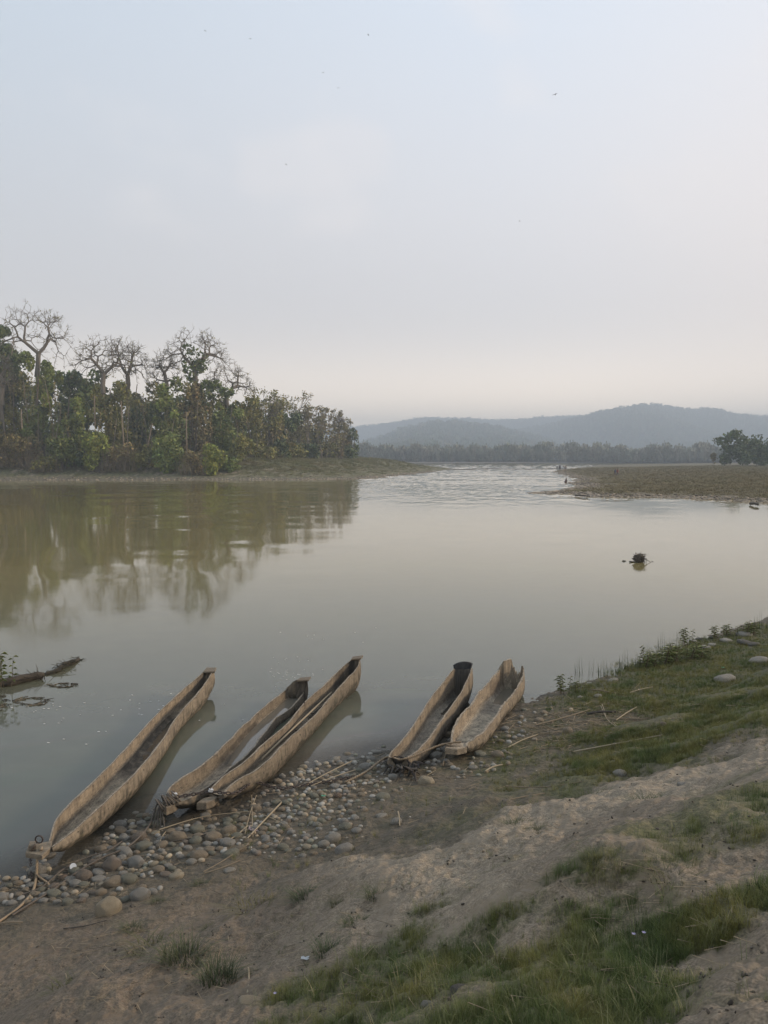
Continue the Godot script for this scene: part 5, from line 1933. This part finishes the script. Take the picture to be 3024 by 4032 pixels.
	tag(obj("torn_wrapper", wrap.mesh(false), M.figure, self, ground(1000, 3268)), "torn pinkish white wrapper under the crossed canes", "litter")
	var scrap := Geo.new()
	for j in 4:
		for k in 5:
			scrap.at(Vector3(k * 0.014 - 0.03, 0.012 + rng.randf() * 0.012, j * 0.01 - 0.02))
	for j in 3:
		for k in 4:
			scrap.quad(j * 5 + k, j * 5 + k + 5, j * 5 + k + 6, j * 5 + k + 1)
	tag(obj("plastic_scrap", scrap.mesh(false), M.litter_green, self, ground(1274, 3142) + Vector3(0, 0.01, 0)), "small green plastic scrap on the middle shore pebbles", "litter")
	tag(obj("plastic_scrap", scrap.mesh(false), M.litter_green, self, ground(2847, 2637) + Vector3(0, 0.03, 0)), "green plastic scrap in the grass near the pale stone", "litter")
	tag(obj("plastic_scrap", scrap.mesh(false), M.litter_blue, self, level(510, 2948, 0.16)), "small blue patch stuck inside the leftmost canoe", "litter")
	tag(obj("paper_scrap", scrap.mesh(false), M.white, self, ground(1202, 3786) + Vector3(0, 0.005, 0)), "crumpled white scrap on the mud left of the bottom grass", "litter")

func tuft_mat(dry: float) -> StandardMaterial3D:
	var key := "tuft_%d" % int(dry * 10)
	if M.has(key):
		return M[key]
	var c := Color(0.05, 0.074, 0.03).lerp(Color(0.125, 0.11, 0.05), clampf((dry - 0.8) * 1.6, 0.0, 1.0))
	var m := mat(key, c, 0.8, true)
	m.backlight_enabled = true
	m.backlight = grey(0.4)
	return m

func build_forest() -> void:
	struct("left_bank", polar(steps(deg_to_rad(-40), deg_to_rad(6.5), 240), growth(135.0, 560.0, 150), left_height, func(x, d, y):
		var e: float = near_line(left_land, Vector2(x, d), true)[0]
		var a := n2.get_noise_2d(x * 0.35, d * 0.35)
		var b := n3.get_noise_2d(x * 0.9, d * 0.9)
		var c := Color(0.2, 0.175, 0.125).lerp(Color(0.19, 0.18, 0.085), smoothstep(1.0, 4.0, e + a * 2.0))
		c = c.lerp(Color(0.38, 0.32, 0.23), smoothstep(0.15, 0.45, a + b * 0.5) * (1.0 - smoothstep(14.0, 24.0, e)) * smoothstep(2.0, 6.0, e))
		return c * (1.0 + 0.25 * b), -1.0), M.far_ground)
	rng.seed = 71
	var tall := tuft(22, 31, 0.6, 0.5, 0.03)
	var wh: Array = []
	var ti: Array = []
	for k in 26000:
		var az := lerpf(-0.5, 0.1, rng.randf())
		var r := 150.0 + 200.0 * pow(rng.randf(), 1.6)
		var x := sin(az) * r
		var d := cos(az) * r
		if not Geometry2D.is_point_in_polygon(Vector2(x, d), left_land):
			continue
		var e: float = near_line(left_land, Vector2(x, d), true)[0]
		var open := smoothstep(-0.3, -0.16, x / d)
		if e < 3.0 or rng.randf() > lerpf(0.35, 0.95, open) * smoothstep(2.0, 14.0, e + n2.get_noise_2d(x * 0.3, d * 0.3) * 7.0):
			continue
		var h := rng.randf_range(0.35, 0.8) * (0.55 + 0.9 * smoothstep(8.0, 26.0, e))
		wh.append(Transform3D(Basis(Vector3.UP, rng.randf() * TAU) * Basis.from_scale(Vector3(1.1, h, 1.1)), Vector3(x, left_height(x, d) - 0.05, -d)))
		ti.append(Color(0.15, 0.155, 0.062).lerp(Color(0.2, 0.175, 0.09), clampf(0.4 + n2.get_noise_2d(x * 0.15, d * 0.15) * 1.4, 0, 1)) * rng.randf_range(0.7, 1.25))
	many("left_bank_grass", "tall grass covering the low point of the left bank", "grass", tall, M.grass, wh, ti)
	var T := "trees on the left bank"
	# name, label, pixel x, pixel top, distance, pixel width, kind, palette
	for q in [
		["kapok_tree", "tall bare kapok with a wide umbrella crown, far left", 152, 1218, 178, 285, "kapok", "olive"],
		["kapok_tree", "bare kapok with low spreading limbs, second from left", 418, 1338, 176, 230, "kapok", "olive"],
		["kapok_tree", "bare slender kapok close right of the second", 508, 1345, 182, 180, "kapok", "olive"],
		["kapok_tree", "small bare kapok in the gap before the vine-clad tree", 655, 1392, 186, 130, "kapok", "olive"],
		["kapok_tree", "tall kapok clad in dark climbers with a bare top", 778, 1313, 184, 250, "clad", "olive"],
		["kapok_tree", "leaning bare kapok right of the vine-clad one", 900, 1442, 190, 190, "kapok", "olive"],
		["kapok_tree", "bare tree at the left edge of the picture", 12, 1405, 166, 120, "kapok", "olive"],
		["broadleaf_tree", "dark evergreen crown cut by the left edge", 10, 1246, 174, 190, "round", "dark"],
		["vine_tree", "green vine-draped column under the first kapok", 182, 1367, 168, 150, "vine", "green"],
		["vine_tree", "vine-draped trees at the far left edge", 60, 1420, 176, 170, "vine", "olive"],
		["broadleaf_tree", "dense dark green tree left of the second kapok", 352, 1433, 178, 200, "round", "dark"],
		["vine_tree", "mid-green leafy mass in front of the dark tree", 292, 1536, 166, 130, "vine", "green"],
		["vine_tree", "olive tree hung with dry vines under the second kapok", 452, 1500, 170, 170, "vine", "olive"],
		["vine_tree", "dark vine-hung tree between the kapoks and the green column", 560, 1580, 180, 140, "vine", "dark"],
		["vine_tree", "tall green column left of the vine-clad kapok", 655, 1487, 174, 160, "vine", "green"],
		["vine_tree", "brown vine curtain below the vine-clad kapok", 770, 1500, 182, 150, "vine", "brown"],
		["vine_tree", "olive tree behind the brown vine curtain", 830, 1530, 196, 170, "vine", "olive"],
		["vine_tree", "green tree right of the brown vine curtain", 905, 1580, 186, 150, "vine", "green"],
		["vine_tree", "grey-green tall tree in the middle of the wood", 985, 1552, 200, 150, "vine", "olive"],
		["twiggy_tree", "twiggy half-bare tree beside the grey-green one", 1050, 1535, 212, 130, "twig", "olive"],
		["broadleaf_tree", "dark rounded evergreen with pale twigs above", 1118, 1595, 222, 150, "round", "dark"],
		["twiggy_tree", "bare twigs rising over the dark evergreen", 1120, 1545, 236, 130, "twig", "pale"],
		["twiggy_tree", "pale twiggy tree right of the dark evergreen", 1190, 1590, 240, 120, "twig", "pale"],
		["twiggy_tree", "flat-topped pale twiggy tree near the end of the wood", 1256, 1603, 250, 110, "twig", "pale"],
		["twiggy_tree", "low twiggy tree before the last green tree", 1312, 1650, 262, 100, "twig", "pale"],
		["dead_tree", "dead dark snag leaning near the end of the wood", 1334, 1640, 268, 50, "kapok", "brown"],
		["vine_tree", "last dark green tree at the right end of the wood", 1384, 1672, 276, 70, "vine", "dark"],
		["vine_tree", "brown-green tree beside the last dark one", 1335, 1712, 272, 100, "vine", "brown"],
		["vine_tree", "greyish tree filling the wood below the pale twigs", 1225, 1672, 252, 130, "vine", "olive"],
		["vine_tree", "brownish tree below the twiggy one in the middle", 1060, 1640, 214, 150, "vine", "brown"],
		["vine_tree", "back row tree seen behind the first kapok", 250, 1450, 200, 220, "vine", "dark"],
		["vine_tree", "back row tree seen behind the slender kapok", 540, 1490, 204, 220, "vine", "olive"],
		["vine_tree", "back row tree seen behind the green column", 700, 1545, 210, 200, "vine", "dark"],
		["vine_tree", "back row tree seen right of the leaning kapok", 960, 1600, 226, 190, "vine", "dark"],
		["vine_tree", "back row tree seen behind the pale twiggy ones", 1170, 1655, 270, 190, "vine", "olive"],
		["vine_tree", "back row tree at the far left edge", 70, 1400, 204, 240, "vine", "dark"],
		["vine_tree", "vine-hung tree out of the frame at the left", -130, 1300, 172, 240, "vine", "olive"],
		["vine_tree", "green vine-hung tree beyond the left edge of the picture", -290, 1340, 170, 240, "vine", "green"],
		["broadleaf_tree", "dark crown well beyond the left edge of the picture", -430, 1330, 176, 280, "round", "dark"],
		["vine_tree", "olive vine tree farthest beyond the left edge", -600, 1380, 170, 280, "vine", "olive"],
		["vine_tree", "green vine tree at the far left end of the wood", -800, 1400, 172, 320, "vine", "green"],
	]:
		plant(q[0], q[1], "tree", T, q[2], q[3], q[4], q[5], q[6], q[7])
	for q in [
		["bush", "brown thorny thicket on the bank at the far left", 95, 1705, 164, 170, "thicket", "brown"], ["bush", "brown thicket beyond the left edge", -220, 1690, 163, 260, "thicket", "brown"], ["bush", "olive bush far beyond the left edge", -520, 1690, 163, 320, "bush", "olive"], ["bush", "brown thicket cut by the left edge", -15, 1650, 163, 120, "thicket", "brown"],
		["bush", "green bush with drooping sprays, left bank", 245, 1712, 163, 130, "bush", "green"], ["bush", "bright yellow-green climber over a stump", 385, 1680, 162, 120, "bush", "bright"],
		["bush", "dark green bush left of the bright climber", 330, 1770, 164, 90, "bush", "dark"], ["bush", "brown thicket right of the bright climber", 480, 1740, 163, 150, "thicket", "brown"],
		["bush", "olive bush below the slender kapok", 570, 1745, 164, 130, "bush", "olive"], ["bush", "large mid-green bush in the middle of the bank", 660, 1690, 163, 150, "bush", "green"],
		["bush", "reddish brown thicket under the vine-clad kapok", 765, 1772, 161, 110, "thicket", "brown"], ["bush", "fresh green bush right of the reddish thicket", 845, 1742, 162, 120, "bush", "bright"],
		["bush", "brown-green bush where the wood bends back", 955, 1710, 178, 140, "bush", "olive"], ["bush", "grey thicket along the wood's edge", 1040, 1755, 196, 150, "thicket", "olive"],
		["bush", "dark bush at the foot of the dark evergreen", 1095, 1725, 212, 120, "bush", "dark"], ["bush", "low dark bush in the middle of the wood's edge", 1225, 1745, 234, 80, "bush", "dark"],
		["bush", "olive bush below the pale twiggy trees", 1160, 1740, 226, 130, "bush", "olive"], ["bush", "brown thicket near the end of the wood", 1300, 1742, 255, 110, "thicket", "olive"],
		["bush", "green bush at the end of the wood", 1375, 1745, 268, 60, "bush", "dark"], ["bush", "low green bush on the bank slope right of centre", 900, 1790, 166, 110, "bush", "green"],
		["bush", "low thicket on the bank slope at left", 180, 1790, 161, 120, "thicket", "olive"],
	]:
		plant(q[0], q[1], "bush", "bushes on the left bank", q[2], q[3], q[4], q[5], q[6], q[7])
	for q in [[30, 1690, 240], [190, 1680, 220], [330, 1690, 220], [470, 1690, 220], [610, 1690, 220], [760, 1700, 220], [890, 1705, 200], [1010, 1715, 190], [1130, 1720, 180], [1240, 1730, 160]]:
		plant("bush", "dark undergrowth deep in the wood on the left bank", "bush", "undergrowth deep in the left wood", q[0], q[1], 196.0 + maxf(0.0, q[0] - 700.0) * 0.11, q[2], "bush", "dark")
	# trunks that show pale against the wood
	for q in [[575, 1668, 1800, 605, 168, "pale leaning trunk bare of leaves, middle of the wood"], [737, 1622, 1760, 739, 170, "pale upright trunk under the vine-clad kapok"], [492, 1580, 1750, 484, 165, "grey trunk in front of the olive vine tree"], [93, 1612, 1650, 94, 160, "short pale dead trunk at the far left"], [380, 1560, 1640, 381, 166, "grey dead trunk in front of the dark tree"]]:
		var d: float = q[4]
		var at := Vector3((q[0] - CX) / F * d, EYE + (1803 - q[2]) / F * d, -d)
		var g := Geo.new()
		tube(g, PackedVector3Array([Vector3(0, -2.0, 0), Vector3((q[3] - q[0]) / F * d * 0.5, (q[2] - q[1]) / F * d * 0.5, 0.1), Vector3((q[3] - q[0]) / F * d, (q[2] - q[1]) / F * d, 0)]), 0.17, 0.1, 7, Color(0.17, 0.14, 0.105))
		tag(obj("tree_trunk", g.mesh(), M.bark, self, at), q[5], "tree trunk", "bare trunks on the left bank")

func build_far() -> void:
	# the grassy bar at right
	struct("right_bar", polar(steps(deg_to_rad(8), deg_to_rad(40), 200), growth(70.0, 520.0, 170), right_height, func(x, d, y):
		var e: float = near_line(right_land, Vector2(x, d), true)[0]
		var a := n2.get_noise_2d(x * 0.3, d * 0.3)
		var b := n3.get_noise_2d(x * 1.2, d * 1.2)
		var c := Color(0.24, 0.195, 0.135).lerp(Color(0.175, 0.15, 0.078), smoothstep(1.0, 5.0, e + a * 2.0))
		return c * (1.0 + 0.3 * b), -0.8), M.far_ground)
	rng.seed = 81
	var low := tuft(16, 33, 0.7, 0.6, 0.03)
	var wh: Array = []
	var ti: Array = []
	for k in 32000:
		var az := lerpf(0.18, 0.6, rng.randf())
		var r := 76.0 * pow(4.4, pow(rng.randf(), 0.9))
		var x := sin(az) * r
		var d := cos(az) * r
		if not Geometry2D.is_point_in_polygon(Vector2(x, d), right_land):
			continue
		var e: float = near_line(right_land, Vector2(x, d), true)[0]
		var a := n2.get_noise_2d(x * 0.3, d * 0.3)
		if rng.randf() > smoothstep(0.8, 8.0, e + a * 4.0):
			continue
		var h := rng.randf_range(0.18, 0.5) * (0.7 + 0.6 * smoothstep(5.0, 40.0, e))
		var w := 0.55 + r / 300.0
		wh.append(Transform3D(Basis(Vector3.UP, rng.randf() * TAU) * Basis.from_scale(Vector3(w, h, w)), Vector3(x, right_height(x, d) - 0.03, -d)))
		ti.append(Color(0.2, 0.162, 0.08).lerp(Color(0.135, 0.142, 0.06), clampf(smoothstep(25.0, 110.0, e) + a * 0.8, 0, 1)) * rng.randf_range(0.7, 1.3))
	many("right_bar_grass", "brownish green grass covering the bar on the right", "grass", low, M.grass, wh, ti)
	# gravel along the water lines far off
	wh = []
	ti = []
	for k in 5200:
		var line := right_land if k % 2 else left_land
		var at := k % 13
		var a := line[at]
		var b := line[at + 1]
		var p := a.lerp(b, rng.randf()) + Vector2(rng.randfn(), rng.randfn()) * (1.3 if k % 2 else 1.6)
		if p.length() > 260 or absf(p.x / p.y) > 0.62:
			continue
		var y := right_height(p.x, p.y) if k % 2 else left_height(p.x, p.y)
		if y < -0.1:
			continue
		var r := rng.randf_range(0.06, 0.2)
		wh.append(Transform3D(Basis(Vector3.UP, rng.randf() * TAU) * Basis.from_scale(Vector3(r * 1.4, r * 0.6, r)), Vector3(p.x, y + 0.03, -p.y)))
		ti.append(Color(0.24, 0.2, 0.15) * rng.randf_range(0.4, 1.5))
	many("far_shore_stones", "stones strewn along the far waterlines", "stones", stone_mesh(303, 4, 7, 0.3), M.pebble, wh, ti)
	# low gravel spit in mid river
	var spit := Geo.new()
	for k in 60:
		var p := level(lerpf(1500, 2215, k / 59.0), 1848 + 1.5 * sin(k * 0.3))
		var w := 5.0 * sqrt(sin(PI * (k + 0.5) / 60.0)) * (1.0 + 0.4 * n2.get_noise_1d(k * 0.4))
		for e in [[-w, -0.2], [-w * 0.4, 0.22], [w * 0.4, 0.25], [w, -0.2]]:
			spit.at(p + Vector3(0, e[1], e[0] * -1.0), Color(0.14, 0.125, 0.1))
	for k in 59:
		for j in 3:
			spit.quad(k * 4 + j, k * 4 + j + 1, k * 4 + j + 5, k * 4 + j + 4)
	spit.normals()
	for k in spit.n.size():
		if spit.n[k].y < 0.0:
			spit.n[k] = -spit.n[k]
	struct("gravel_spit", spit.mesh(), M.far_ground)
	# trees on the bar
	for q in [["broadleaf_tree", "spreading dark tree with an open crown at the left of the right-hand grove", 2872, 1692, 285, 130, "round", "dark", 2.3], ["broadleaf_tree", "dense dark tree at the right edge of the picture", 3010, 1712, 285, 150, "round", "dark", 2.3], ["broadleaf_tree", "dark tree in the middle of the right-hand grove", 2940, 1738, 292, 130, "round", "dark", 2.3], ["twiggy_tree", "small bare tree left of the right-hand grove", 2812, 1785, 285, 36, "twig", "pale", 2.2], ["broadleaf_tree", "dark tree beyond the right edge of the picture", 3130, 1700, 290, 170, "round", "dark", 2.3]]:
		plant(q[0], q[1], "tree", "grove on the right bar", q[2], q[3], q[4], q[5], q[6], q[7], q[8])
	for q in [["bush", "dark undergrowth under the middle of the right-hand grove", 2930, 1762, 280, 130, "bush", "dark"], ["bush", "dark undergrowth at the right edge of the grove", 3020, 1755, 280, 130, "bush", "dark"], ["bush", "small bush at the foot of the open-crowned tree", 2860, 1782, 282, 70, "bush", "dark"]]:
		plant(q[0], q[1], "bush", "bushes of the right-hand grove", q[2], q[3], q[4], q[5], q[6], q[7], 2.2)
	# logs stranded on the bar
	for q in [[2266, 1951, 2306, 1953, 0.1, "dark log stranded at the tip of the right bar"], [2310, 1953, 2322, 1955, 0.07, "short dark log piece beside the stranded log"], [2955, 1983, 2985, 1986, 0.13, "dark snag in the water at the right edge of the bar"]]:
		var a := level(q[0], q[1], 0.15)
		var b := level(q[2], q[3], 0.2)
		var g := Geo.new()
		tube(g, PackedVector3Array([Vector3.ZERO, (b - a) * 0.5 + Vector3(0, 0.06, 0), b - a]), q[4], q[4] * 0.8, 8)
		tag(obj("stranded_log", g.mesh(), M.dark_wood, self, a), q[5], "log", "logs stranded on the right bar")
	# people
	for q in [
		[2218, 1858, 1.0, Color(0.3, 0.3, 0.32), Color(0.4, 0.33, 0.25), "carrying", "person with a bundle on the head, at the tip of the bar"],
		[2224, 1858, 0.8, Color(0.12, 0.12, 0.15), Color(0.38, 0.3, 0.22), "walking", "person walking in the group at the tip of the bar, centre"],
		[2228, 1858, 0.6, Color(0.22, 0.2, 0.2), Color(0.3, 0.24, 0.2), "carrying", "person with a bundle, rightmost at the tip of the bar"],
		[2193, 1851, 0.0, Color(0.05, 0.05, 0.06), Color(0.06, 0.05, 0.05), "stooping", "person stooping in the river left of the group"],
		[2202, 1851, 0.4, Color(0.06, 0.06, 0.07), Color(0.05, 0.05, 0.05), "standing", "person standing in the river, left of the pair"],
		[2206, 1851, 0.2, Color(0.05, 0.05, 0.08), Color(0.05, 0.05, 0.05), "walking", "person standing in the river, right of the pair"],
	]:
		var p := level(q[0], q[1], 0.05)
		person(q[6], p, q[2], q[3], q[4], q[5], "people at the tip of the right bar")
	for q in [[2221, 1899, Color(0.09, 0.05, 0.05), "stooping", "person bent over in the river, left of two bathers"], [2229, 1897, Color(0.05, 0.05, 0.06), "standing", "person wading waist deep, right of two bathers"]]:
		person(q[4], level(q[0], q[1], 0.0) - Vector3(0, 1.0, 0), 0.5, q[2], Color(0.06, 0.05, 0.05), q[3], "bathers in the river")
	for q in [[2421, 1894, Color(0.07, 0.08, 0.14), "walking", "person in dark blue walking in the bar grass, left of two"], [2430, 1894, Color(0.2, 0.07, 0.06), "walking", "person in red walking in the bar grass, right of two"]]:
		var d := 168.0
		var x: float = (q[0] - CX) / F * d
		person(q[4], Vector3(x, right_height(x, d), -d), 0.3, q[2], Color(0.14, 0.12, 0.12), q[3], "people walking in the bar grass")
	# far bank and hills
	struct("hills", polar(steps(deg_to_rad(-40), deg_to_rad(40), 300), growth(625.0, 4200.0, 120), hill, func(x, d, y):
		return Color(0.075, 0.075, 0.045) if d > 660.0 else Color(0.2, 0.18, 0.15)), M.far_ground)
	rng.seed = 91
	var crowns := []
	for v in 2:
		var g := Geo.new()
		for k in 9:
			var u := rnd_unit()
			clump(g, Vector3(u.x * 0.55, 0.55 + u.y * 0.38, u.z * 0.55), Vector3.ONE * 0.42, 22, 0.17, Color.WHITE, 0.35)
		crowns.append(g.mesh(false))
	var hw := [[], []]
	var ht := [[], []]
	for k in 30000:
		var az := lerpf(-0.12, 0.62, rng.randf())
		var r := sqrt(lerpf(900.0 * 900.0, 3850.0 * 3850.0, rng.randf()))
		var x := sin(az) * r
		var d := cos(az) * r
		var y := hill(x, d)
		if y < 6.0:
			continue
		var s := rng.randf_range(6.0, 11.5)
		var v := rng.randi() % 2
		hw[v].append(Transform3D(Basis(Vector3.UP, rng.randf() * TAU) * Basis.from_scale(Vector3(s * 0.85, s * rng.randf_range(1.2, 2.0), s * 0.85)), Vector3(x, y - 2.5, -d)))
		var pale := 1.0 if rng.randf() < 0.14 else 0.0
		ht[v].append(Color(0.12, 0.165, 0.11).lerp(Color(0.17, 0.19, 0.12), rng.randf()).lerp(Color(0.2, 0.19, 0.13), pale) * rng.randf_range(0.7, 1.3))  # crowns lightened overall, painting in extra haze on top of the fog
	for v in 2:
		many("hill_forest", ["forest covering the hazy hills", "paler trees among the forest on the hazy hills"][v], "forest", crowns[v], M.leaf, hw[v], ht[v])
	hw = []
	ht = []
	for k in 2600:
		var az := lerpf(-0.14, 0.62, rng.randf())
		var r := lerpf(668.0, 800.0, pow(rng.randf(), 1.5))
		var s := rng.randf_range(2.6, 4.6)
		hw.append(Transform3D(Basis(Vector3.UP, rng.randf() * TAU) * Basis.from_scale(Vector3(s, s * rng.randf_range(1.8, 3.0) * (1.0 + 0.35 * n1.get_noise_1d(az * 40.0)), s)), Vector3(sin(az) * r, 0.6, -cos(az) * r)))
		ht.append(Color(0.21, 0.225, 0.17).lerp(Color(0.28, 0.26, 0.21), rng.randf()) * rng.randf_range(0.7, 1.2))  # band tint made paler: distance haze painted into the leaf colour
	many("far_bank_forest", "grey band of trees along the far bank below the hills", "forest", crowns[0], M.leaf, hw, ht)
	# birds
	var bird := Geo.new()
	var pts := PackedVector3Array([Vector3(-0.22, 0, 0), Vector3(-0.05, 0.01, 0), Vector3(0.12, 0.01, 0), Vector3(0.2, 0.02, 0)])
	tube(bird, pts, 0.05, 0.03, 6)
	var body := bird.mesh()
	var wing := Geo.new()
	for s in [[0.0, 0.0, 0.1], [0.28, 0.16, 0.09], [0.62, 0.08, 0.02]]:
		wing.at(Vector3(-s[2], s[1], s[0]))
		wing.at(Vector3(s[2], s[1], s[0]))
		wing.at(Vector3(0, s[1] + 0.015, s[0]))
	for k in 2:
		wing.quad(k * 3, k * 3 + 2, k * 3 + 5, k * 3 + 3)
		wing.quad(k * 3 + 2, k * 3 + 1, k * 3 + 4, k * 3 + 5)
		wing.quad(k * 3 + 1, k * 3, k * 3 + 3, k * 3 + 4)
	var wm := wing.mesh(false)
	var flock := [[2185, 373, 150, "large bird gliding alone in the right of the sky"], [808, 122, 260, "tiny bird, leftmost high in the sky"], [985, 153, 270, "tiny bird high in the sky, second from left"], [1272, 286, 270, "tiny bird above the faint cloud"], [1450, 138, 230, "tiny bird high in the middle of the sky"], [1127, 648, 250, "tiny bird under the faint cloud"], [2046, 871, 280, "tiny bird low in the right half of the sky"], [1332, 347, 300, "tiny bird right above the faint cloud"]]
	var first: Node3D
	for q in flock:
		var p: Vector3 = Vector3(0, EYE, 0) + ray(q[0], q[1]) * float(q[2]) * 0.6
		var o: Node3D
		if first == null:
			o = Node3D.new()
			o.name = numbered("bird")
			add_child(o)
			obj("body", body, M.bird, o)
			obj("wing", wm, M.bird, o)
			obj("wing", wm, M.bird, o).basis = Basis.from_scale(Vector3(1, 1, -1))
			first = o
		else:
			o = first.duplicate()
			o.name = numbered("bird")
			add_child(o)
		o.position = p
		o.scale = Vector3.ONE * 0.6
		o.rotation = Vector3(0, 0.9 + q[0] * 0.01, 0)
		tag(o, q[3], "bird", "birds in the sky")
